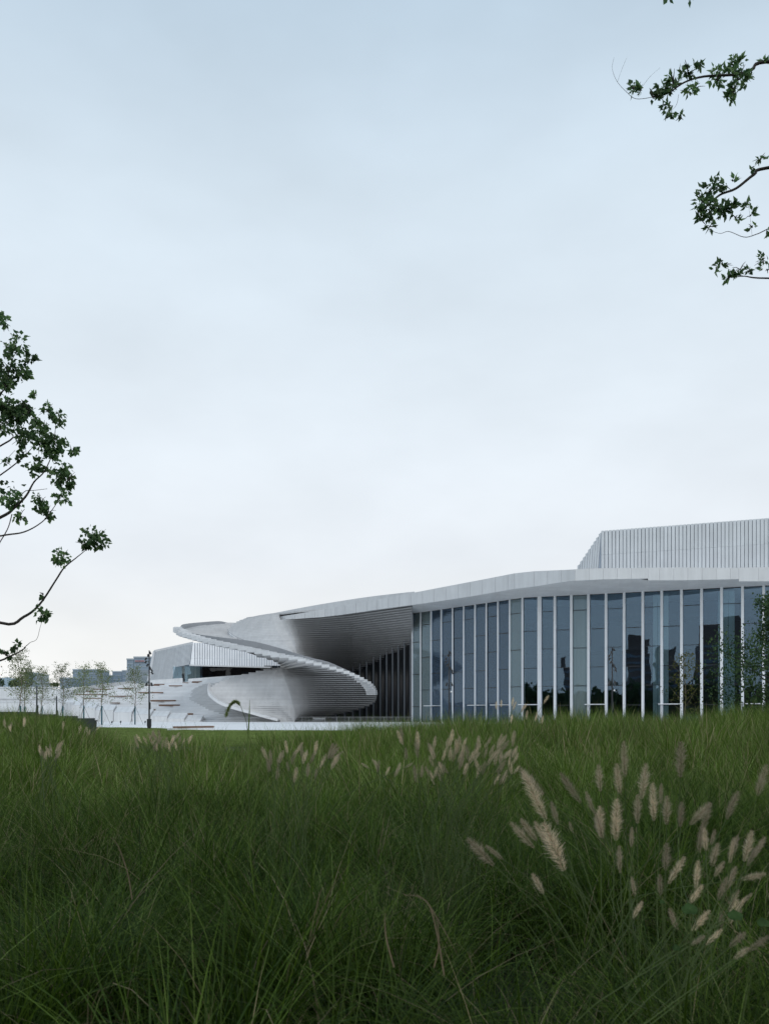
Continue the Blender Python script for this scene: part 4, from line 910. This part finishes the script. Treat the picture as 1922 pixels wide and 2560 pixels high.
# ------------------------------------------------------------------ woods around the site, seen mirrored in the glass
arr = []
for i in range(1500):
    a = rnd.uniform(R(95), R(275)); rr = rnd.uniform(170, 260); hgt = rnd.uniform(9, 21) * (1 + .3 * math.sin(a * 9))
    c = np.array([rr * math.cos(a) * 1.6, rr * math.sin(a), 0]); 
    if c[1] > -60 and c[0] > -330: continue
    m = 40; d = nrs.normal(size=(m, 3)); q = d / np.linalg.norm(d, axis=1, keepdims=True) * np.array([4.5, 4.5, hgt * .5]) * (nrs.rand(m, 1) ** .4) + c + np.array([0, 0, hgt * .55])
    arr.append(leaf_arrays(q, d, 2.2 * (.6 + nrs.rand(m)), .5))
tag(link('distant_wood', leaf_mesh('distant_wood', np.concatenate(arr)), LEAFD), 'belt of dark trees mirrored low in the glass front', 'wood', kind='stuff')

BROWN = mat_basic('brown_cladding', (.22, .165, .15), .6, .2, .05)
def mirror_pt(px, t):
    sx = (px - CX) / F; d = B1 - B0; tt = (sx * B0.y - B0.x) / (d.x - sx * d.y); h_ = B0 + d * tt
    n = nout(d.normalized()); r_ = Vector((sx, 1, 0)).normalized(); r_ = r_ - 2 * r_.dot(n) * n; return h_ + r_ * t, h_.y + t
for (px, wpx, yt, lb) in [(1322, 26, 1665, 'low brown tower mirrored at the left of the dark bays'), (1418, 14, 1650, 'slim brown tower mirrored beside the pale bay'), (1600, 62, 1602, 'tallest brown tower mirrored right of the middle floodlight post'), (1672, 46, 1625, 'brown tower mirrored beside the sapling'), (1790, 90, 1570, 'broad dark tower mirrored near the right edge')]:
    q, vd_ = mirror_pt(px, 430); hgt = ZP(yt, vd_); w_ = wpx * vd_ / F; e_ = empty('mirrored_tower', (q.x, q.y, 0)); tag(e_, lb, 'tower', 'towers mirrored in the glass'); e_.rotation_euler = (0, 0, -.57)
    MB().box(-w_ / 2, w_ / 2, -12, 12, 0, hgt * .8).build('lower_block', BROWN, e_); MB().box(-w_ * .4, w_ * .4, -10, 10, hgt * .8 + .01, hgt).build('upper_block', BROWN, e_)
    z = 4
    while z < hgt * .78: MB().box(-w_ / 2 - .1, w_ / 2 + .1, 12.02, 12.3, z, z + 1.4).build('window_band', OFFG, e_); z += 4.5

# ------------------------------------------------------------------ tall grass
def tuft(nbl, h, spread, width, seed, seg=5, lean=.55, straw=.05, curl=1.0, tr_=(0, .93)):
    r_ = np.random.RandomState(seed); V = []; Fc = []; T = []
    wind = np.array([.16, -.02, 0])
    for b in range(nbl):
        a = r_.rand() * 6.283; rad = r_.rand() ** .6 * spread; o = np.array([math.cos(a) * rad, math.sin(a) * rad, 0])
        a2 = a + r_.normal() * .9; L = h * (.5 + .65 * r_.rand()); dirn = np.array([math.cos(a2), math.sin(a2), 0]); side = np.array([-math.sin(a2), math.cos(a2), 0])
        tw = r_.normal() * .6; side = side * math.cos(tw) + dirn * math.sin(tw) * .6
        w0 = width * (.6 + .8 * r_.rand()); bend = lean * (.25 + 1.15 * r_.rand()) * curl
        t = 1 - straw * 1.0
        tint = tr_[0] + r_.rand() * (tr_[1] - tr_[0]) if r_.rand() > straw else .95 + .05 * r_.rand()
        base = len(V); ang = .08 + .2 * r_.rand(); p = o.copy(); 
        for s in range(seg + 1):
            u = s / seg; ww = w0 * (1 - u ** 1.6) * (.75 + .5 * min(1, u * 3)) + .0004
            if s == seg: V.append(p.copy()); T.append(tint)
            else: V.append(p - side * ww * .5); V.append(p + side * ww * .5); T += [tint, tint]
            th = ang + bend * 1.75 * u ** 1.35
            p = p + (dirn * math.sin(th) + np.array([0, 0, math.cos(th)]) + wind * u) * (L / seg)
        for s in range(seg - 1): Fc.append((base + 2 * s, base + 2 * s + 1, base + 2 * s + 3, base + 2 * s + 2))
        Fc.append((base + 2 * (seg - 1), base + 2 * (seg - 1) + 1, base + 2 * seg))
    me = mesh('grass_tuft', V, Fc); at = me.attributes.new('tint', 'FLOAT', 'POINT'); at.data.foreach_set('value', np.array(T, dtype=np.float32)); return me
def tuft_collection(name, metas, mat):
    c = bpy.data.collections.new(name)
    for i, me in enumerate(metas):
        me.materials.append(mat); o = bpy.data.objects.new('%s_%02d' % (name, i), me); c.objects.link(o)
    return c
def scatter(name, pts, rot, scl, idx, coll, kind='stuff', label=None, cat=None):
    me = bpy.data.meshes.new(name); me.vertices.add(len(pts)); me.vertices.foreach_set('co', np.array(pts, dtype=np.float32).reshape(-1))
    for nm, ty, dat in (('rot', 'FLOAT_VECTOR', rot), ('scl', 'FLOAT_VECTOR', scl), ('idx', 'INT', idx)):
        at = me.attributes.new(nm, ty, 'POINT'); at.data.foreach_set('vector' if 'VECTOR' in ty else 'value', np.array(dat, dtype=np.int32 if ty == 'INT' else np.float32).reshape(-1))
    o = link(name, me); ng = bpy.data.node_groups.new(name, 'GeometryNodeTree')
    ng.interface.new_socket('Geometry', in_out='INPUT', socket_type='NodeSocketGeometry'); ng.interface.new_socket('Geometry', in_out='OUTPUT', socket_type='NodeSocketGeometry')
    gi, go = nn(ng, 'NodeGroupInput'), nn(ng, 'NodeGroupOutput'); io = nn(ng, 'GeometryNodeInstanceOnPoints'); ci = nn(ng, 'GeometryNodeCollectionInfo')
    ci.inputs[0].default_value = coll; ci.inputs['Separate Children'].default_value = True; ci.inputs['Reset Children'].default_value = True
    io.inputs['Pick Instance'].default_value = True
    def na(nm, ty): n = nn(ng, 'GeometryNodeInputNamedAttribute', data_type=ty); n.inputs[0].default_value = nm; return n.outputs[0]
    e2r = nn(ng, 'FunctionNodeEulerToRotation'); ng.links.new(na('rot', 'FLOAT_VECTOR'), e2r.inputs[0])
    ng.links.new(gi.outputs[0], io.inputs['Points']); ng.links.new(ci.outputs[0], io.inputs['Instance']); ng.links.new(na('idx', 'INT'), io.inputs['Instance Index'])
    ng.links.new(e2r.outputs[0], io.inputs['Rotation']); ng.links.new(na('scl', 'FLOAT_VECTOR'), io.inputs['Scale']); ng.links.new(io.outputs[0], go.inputs[0])
    md = o.modifiers.new('scatter', 'NODES'); md.node_group = ng
    return tag(o, label, cat, kind=kind)
nearT = tuft_collection('near_tuft', [tuft(105, 1.05, .15, .0048, s, 7, 1.05, .05, tr_=(0, .86)) for s in (1, 2, 3, 4)] + [tuft(60, 1.12, .1, .0075, s, 8, 1.05, .08, tr_=(.05, .70)) for s in (5, 6)] + [tuft(70, .85, .16, .0045, s, 7, 1.25, .7) for s in (7, 8)], GRASS)  # near blades tinted darker, far ones brighter: foreground shade put into colour
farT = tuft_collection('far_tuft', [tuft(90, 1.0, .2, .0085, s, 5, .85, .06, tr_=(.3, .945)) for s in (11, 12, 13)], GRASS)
def field(y0, y1, dens, margin, keep=None):
    out = []
    A = .414
    n = int(dens * ((A * (y0 + y1) + 2 * margin) * (y1 - y0)))
    while len(out) < n:
        y = math.sqrt(rnd.uniform(y0 * y0, y1 * y1)); x = rnd.uniform(-1, 1) * (A * y + margin)
        if keep and not keep(x, y): continue
        out.append((x, y))
    return out
def grass_obj(name, xy, coll, ncoll, label, hvar=(.75, 1.1), weights=None):
    pts, rot, scl, idx = [], [], [], []
    for x, y in xy:
        cl = .5 + .5 * math.sin(x * 1.9 + 2 * math.sin(y * .8)) * math.sin(y * 1.3 + x * .6)
        s = rnd.uniform(*hvar) * (.70 + .42 * cl) * (.58 + .42 * sstep(1.2, 3.6, y)); pts.append((x, y, zg(x, y) - .03)); rot.append((rnd.gauss(0, .14), rnd.gauss(0, .14), rnd.uniform(0, 6.283)))
        sh = rnd.uniform(.9, 1.3); scl.append((sh, sh, s)); idx.append(rnd.choices(range(ncoll), weights)[0])
    return scatter(name, pts, rot, scl, idx, coll, label=label, cat='grass')
def bed_ok(x, y):
    px = CX + F * x / y
    lim = ip(px, [-200, 60, 190, 300, 420, 650, 800, 950, 1300, 1900], [38, 38, 36, 25, 24, 26, 29, 33, 35, 34])
    return y < lim + 1.5 * math.sin(px * .05)
def clumped(y0, y1, cd, per, margin):
    out = []
    for (cx_, cy_) in field(y0, y1, cd, margin):
        for _ in range(per):
            a_ = rnd.uniform(0, 6.283); r_ = rnd.uniform(0, .2); out.append((cx_ + r_ * math.cos(a_), max(.5, cy_ + r_ * math.sin(a_))))
    return out
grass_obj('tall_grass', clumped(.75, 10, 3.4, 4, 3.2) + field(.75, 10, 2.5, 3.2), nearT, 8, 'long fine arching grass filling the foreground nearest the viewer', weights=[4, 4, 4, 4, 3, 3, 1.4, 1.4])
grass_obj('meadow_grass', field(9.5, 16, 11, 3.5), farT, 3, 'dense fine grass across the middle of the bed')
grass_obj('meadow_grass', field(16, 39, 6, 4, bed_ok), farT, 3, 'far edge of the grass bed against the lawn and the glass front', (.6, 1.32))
lawnT = tuft_collection('lawn_tuft', [tuft(60, .10, .5, .02, s, 2, .5, .02) for s in (31, 32)], LAWNG)
lx = []
while len(lx) < 5200:
    y = rnd.uniform(44, 112); px = rnd.uniform(120, 1250); x = (px - CX) * y / F
    if y < ip(px, [e_[0] for e_ in edge], [ZC * F / (e_[1] - HZ) for e_ in edge]) - .5: lx.append((x, y))
scatter('lawn_grass', [(x, y, -.004) for x, y in lx], [(0, 0, rnd.uniform(0, 6.28)) for _ in lx], [(1.3, 1.3, 1)] * len(lx), [rnd.randint(0, 1) for _ in lx], lawnT, label='short bright green mown lawn before the plaza', cat='grass')

# ------------------------------------------------------------------ fountain grass with plumes
def plume_mesh(seed, nb=720):
    r_ = np.random.RandomState(seed); n = nb; u = r_.rand(n); a = r_.rand(n) * 6.283
    prof = np.sin(np.pi * (u * .88 + .08)) ** .7
    ax = np.stack([np.zeros(n), np.zeros(n), u], 1); rad = np.stack([np.cos(a), np.sin(a), np.zeros(n)], 1)
    b0 = ax + rad * .02 * prof[:, None]; d = rad * 1.0 + np.array([0, 0, .75]) + r_.normal(size=(n, 3)) * .22
    L = .19 * prof * (.35 + 1.1 * r_.rand(n)) + .02
    v = leaf_arrays(b0, d, L, .017, .1); t = .35 + .65 * r_.rand(n)
    m = 70; u2 = (np.arange(m) + .5) / m; a2 = r_.rand(m) * 6.283; ax2 = np.stack([np.cos(a2) * .015, np.sin(a2) * .015, u2], 1)
    v2 = leaf_arrays(ax2, np.stack([np.cos(a2), np.sin(a2), np.ones(m) * 2], 1), np.full(m, .05), .25, .1)
    return leaf_mesh('flower_head', np.concatenate([v, v2]), np.concatenate([t, r_.rand(m) * .25]))
plumes = [plume_mesh(s) for s in (1, 2, 3, 4)]
def fountain(label, root, heads, stemr=.0013):
    """heads: (tip px, tip py, base px, base py, distance)"""
    e_ = empty('fountain_grass', tuple(root)); tag(e_, label, 'grass plant', 'fountain grass with pale plumes')
    for i, (tx, ty, bx_, by_, D_) in enumerate(heads):
        b = P(bx_, by_, D_); t = P(tx, ty, D_ + rnd.uniform(-.03, .03)); ax = t - b; L = ax.length
        q = Vector((0, 0, 1)).rotation_difference(ax.normalized())
        o = link('flower_head', plumes[i % 4], PLUME, e_); o.location = b - Vector(root); o.rotation_mode = 'QUATERNION'; o.rotation_quaternion = q
        wd = min(L, .2) * rnd.uniform(.72, 1.0); o.scale = (wd, wd, L)
        rx = root[0] + (b.x - root[0]) * .35; ry = root[1] + rnd.uniform(-.1, .1)
        r0 = Vector((rx, ry, root[2])); mid = b - ax.normalized() * min(.45, (b - r0).length * .45)
        pts = smooth([r0, r0.lerp(mid, .5) + Vector((0, 0, .12)), mid, b, b + ax * .1], 4)
        MB().tube([p - Vector(root) for p in pts], [stemr * 1.3] * len(pts), 4, False).build('stem', STEMM, e_)
z8 = lambda x, y: (960 + x * .5785, 1780 + y * .5785)
nh_ = [(583, 245, 690, 360), (600, 260, 700, 470), (762, 265, 850, 395), (925, 230, 935, 345), (1035, 130, 1040, 285), (1005, 225, 1018, 355), (1132, 225, 1112, 380), (1283, 130, 1280, 285), (1652, 230, 1612, 365), (870, 345, 910, 440), (722, 390, 752, 490), (1160, 310, 1165, 475), (1198, 310, 1195, 400), (1222, 365, 1220, 490), (1095, 360, 1095, 485), (1005, 380, 1000, 560), (932, 410, 935, 545), (915, 440, 945, 550), (1287, 390, 1280, 500), (1410, 395, 1320, 490), (1408, 400, 1375, 520), (1375, 490, 1360, 610), (1530, 345, 1478, 465), (1590, 515, 1555, 650), (545, 480, 650, 590), (590, 465, 660, 560), (650, 475, 720, 590), (690, 480, 780, 690), (360, 550, 475, 665), (440, 580, 515, 640), (1015, 580, 1020, 700), (1222, 570, 1215, 690), (1298, 628, 1228, 745), (1190, 705, 1195, 795), (1070, 715, 1085, 800), (1375, 750, 1320, 830), (1520, 670, 1480, 770), (1650, 700, 1540, 725), (1115, 820, 1075, 895), (1530, 770, 1490, 860), (1590, 785, 1540, 830), (1545, 860, 1485, 900), (1405, 860, 1330, 950), (1460, 940, 1390, 1010), (1385, 970, 1325, 1010), (1560, 955, 1490, 1020), (1575, 1020, 1510, 1070), (1661, 970, 1570, 1040), (1430, 510, 1412, 580), (1070, 500, 1068, 590), (800, 475, 815, 525), (640, 700, 690, 790)]
heads = []
for (a, b, c, d) in nh_:
    tx, ty = z8(a, b); bx_, by_ = z8(c, d); D_ = ip((ty + by_) / 2, [1850, 1950, 2100, 2250, 2400], [4.7, 4.3, 3.6, 3.0, 2.6]); heads.append((tx, ty, bx_, by_, D_))
def root_at(px, D_): p = PZ(px, 0, D_); return (p.x, p.y, zg(p.x, p.y))
def rand_heads(n, x0, x1, y0, y1, lpx, D_, lean=.35, up=1.0):
    out = []
    cx = (x0 + x1) / 2
    for i in range(n):
        bx_ = rnd.uniform(x0, x1); by_ = rnd.uniform(y0, y1); l = lpx * rnd.uniform(.7, 1.15); a = (bx_ - cx) / (x1 - x0) * 2 * lean + rnd.gauss(.12, .25)
        out.append((bx_ + l * math.sin(a), by_ - l * math.cos(a), bx_, by_, D_ + rnd.uniform(-.5, .5)))
    return out
fountain('near fountain grass whose tan plumes lean left, right of the middle', root_at(1450, 3.9), [h for h in heads if h[0] < 1440])
fountain('near fountain grass with the most upright tan plumes, below the glass front', root_at(1610, 3.9), [h for h in heads if 1440 <= h[0] < 1700])
fountain('near fountain grass with tan plumes leaning to the right edge', root_at(1800, 3.5), [h for h in heads if h[0] >= 1700] + rand_heads(13, 1640, 1925, 2120, 2350, 62, 3.0, .5))
fountain('cluster of pale fountain grass plumes in the middle distance under the left end of the glass', root_at(1130, 5.3), rand_heads(30, 1005, 1285, 1862, 1915, 40, 5.4) + rand_heads(34, 1040, 1285, 1895, 1965, 38, 5.2) + rand_heads(8, 915, 1010, 1915, 1945, 32, 5.2, .8))
fountain('loose pale fountain grass plumes below the bench, left of the middle', root_at(745, 5.6), rand_heads(30, 655, 835, 1880, 1960, 36, 5.6))
fountain('small pale fountain grass plumes below the floodlight post', root_at(410, 9), rand_heads(30, 345, 475, 1850, 1882, 27, 9), .002)
fountain('tiny pale plumes in the dark grass near the left edge', root_at(130, 7.5), rand_heads(14, 100, 155, 1872, 1908, 28, 7.5), .002)
fountain('faint pale plumes at the left edge below the planters', root_at(30, 16), rand_heads(7, 5, 75, 1815, 1832, 24, 16), .002)
fountain('thin pale plumes standing up before the glass front', root_at(1290, 15), rand_heads(11, 1232, 1365, 1755, 1812, 22, 15), .002)
fountain('a few pale plumes beside the lawn left of the bench', root_at(180, 22), rand_heads(9, 150, 250, 1815, 1842, 20, 22), .002)
# a nodding green foxtail and an upright blade before the ramp
FOXT = mat_leaf('foxtail_green', [(0, (.20, .26, .08)), (1, (.34, .40, .15))], .5)
r0 = root_at(615, 5.0); e_ = empty('foxtail_grass', r0); tag(e_, 'single green nodding foxtail and upright blade before the spiral', 'grass plant')
pt = smooth([Vector(r0), P(622, 1950, 5.0), P(618, 1822, 5.0), P(607, 1780, 5.0), P(600, 1762, 5.0)], 5); MB().tube([p - Vector(r0) for p in pt], .0016, 5).build('stem', STEMM, e_)
arc = smooth([P(600, 1764, 5), P(594, 1756, 5), P(586, 1755, 5), P(578, 1760, 5), P(571, 1772, 5), P(566, 1788, 5)], 10); arr = []
for i, p in enumerate(arc):
    tn = (arc[min(i + 1, len(arc) - 1)] - arc[max(i - 1, 0)]).normalized(); m = 9; d = nrs.normal(size=(m, 3)) * .6 + np.array(tn) * 1.2
    arr.append(leaf_arrays(np.array(p - Vector(r0)) + nrs.normal(size=(m, 3)) * .0022, d, .016 * (.6 + .6 * nrs.rand(m)), .14))
link('flower_head', leaf_mesh('flower_head', np.concatenate(arr)), FOXT, e_)
bp_ = [P(621, 1950, 4.9), P(620, 1850, 4.9), P(623, 1790, 4.9), P(624.5, 1748, 4.9)]; bw = [.008, .009, .006, .0005]; m = MB()
m.v = sum([[tuple(p - Vector(r0) - Vector((w_ * .5, 0, 0))), tuple(p - Vector(r0) + Vector((w_ * .5, .002, 0)))] for p, w_ in zip(bp_, bw)], []); m.f = [(2 * i, 2 * i + 1, 2 * i + 3, 2 * i + 2) for i in range(3)]
m.build('blade', LAWNG, e_)
# dry arching blades and a low weed in the foreground
def ribbon_blade(parent, pts, w0, mat, o):
    pts = smooth([P(*p) for p in pts], 6); n = len(pts); m = MB()
    for i, p in enumerate(pts):
        w_ = w0 * (1 - (i / (n - 1)) ** 2 * .9); m.v += [tuple(p - o - Vector((w_ * .5, 0, 0))), tuple(p - o + Vector((w_ * .45, w_ * .2, w_ * .2)))]
    m.f = [(2 * i, 2 * i + 1, 2 * i + 3, 2 * i + 2) for i in range(n - 1)]; m.build('blade', mat, parent, True)
WEEDL = mat_basic('weed_leaf', (.045, .085, .028), .9, .35, 60, spec=.1)
STRAW = mat_basic('dry_blade', (.24, .18, .11), .7, .2, 10)
o = Vector(root_at(1060, 2.7)); e_ = empty('dry_grass', tuple(o)); tag(e_, 'arching dry straw coloured blades in the foreground right of the middle', 'grass plant')
for pts in ([(985, 2420, 2.6), (966, 2350, 2.6), (962, 2300, 2.6), (966, 2282, 2.6)], [(1110, 2440, 2.6), (1095, 2350, 2.6), (1075, 2270, 2.6), (1045, 2240, 2.6), (1018, 2238, 2.6)], [(1010, 2238, 2.6), (1060, 2250, 2.6), (1100, 2310, 2.6), (1146, 2392, 2.6)], [(1085, 2420, 2.6), (1097, 2360, 2.6), (1092, 2300, 2.6)]): ribbon_blade(e_, pts, .0042, STRAW, o)
o = Vector(root_at(290, 3.6)); e_ = empty('dry_grass', tuple(o)); tag(e_, 'single thin brown dry blade leaning in the dark grass at left', 'grass plant')
ribbon_blade(e_, [(330, 2250, 3.6), (318, 2180, 3.6), (292, 2110, 3.6), (268, 2090, 3.6)], .0045, STRAW, o)
o = Vector(root_at(1745, 2.9)); e_ = empty('weed', tuple(o)); tag(e_, 'low weed with round pale green leaves among the right plumes', 'plant')
for (px, py, rp, D_) in [(1724, 2272, 28, 2.85), (1838, 2288, 26, 2.8), (1908, 2306, 22, 2.75), (1690, 2370, 14, 2.65), (1655, 2255, 9, 2.9)]:
    c = P(px, py, D_) - o; r_ = rp * .75 * D_ / F; m = MB(); m.v = [tuple(c)]
    for k in range(12):
        a = k * math.pi / 6; rr = r_ * (1 + .1 * math.sin(k * 2.7)); m.v.append((c.x + rr * math.cos(a), c.y + rr * .6 * math.sin(a), c.z + rr * .55 * math.sin(a) - .2 * r_ * abs(math.cos(a))))
    m.f = [(0, 1 + k, 1 + (k + 1) % 12) for k in range(12)]; m.build('leaf', WEEDL, e_, True); MB().tube([c, Vector((c.x * .5, c.y * .5 + .02, c.z * .4)), Vector((0, 0, 0))], .0018, 4).build('stem', STEMM, e_)
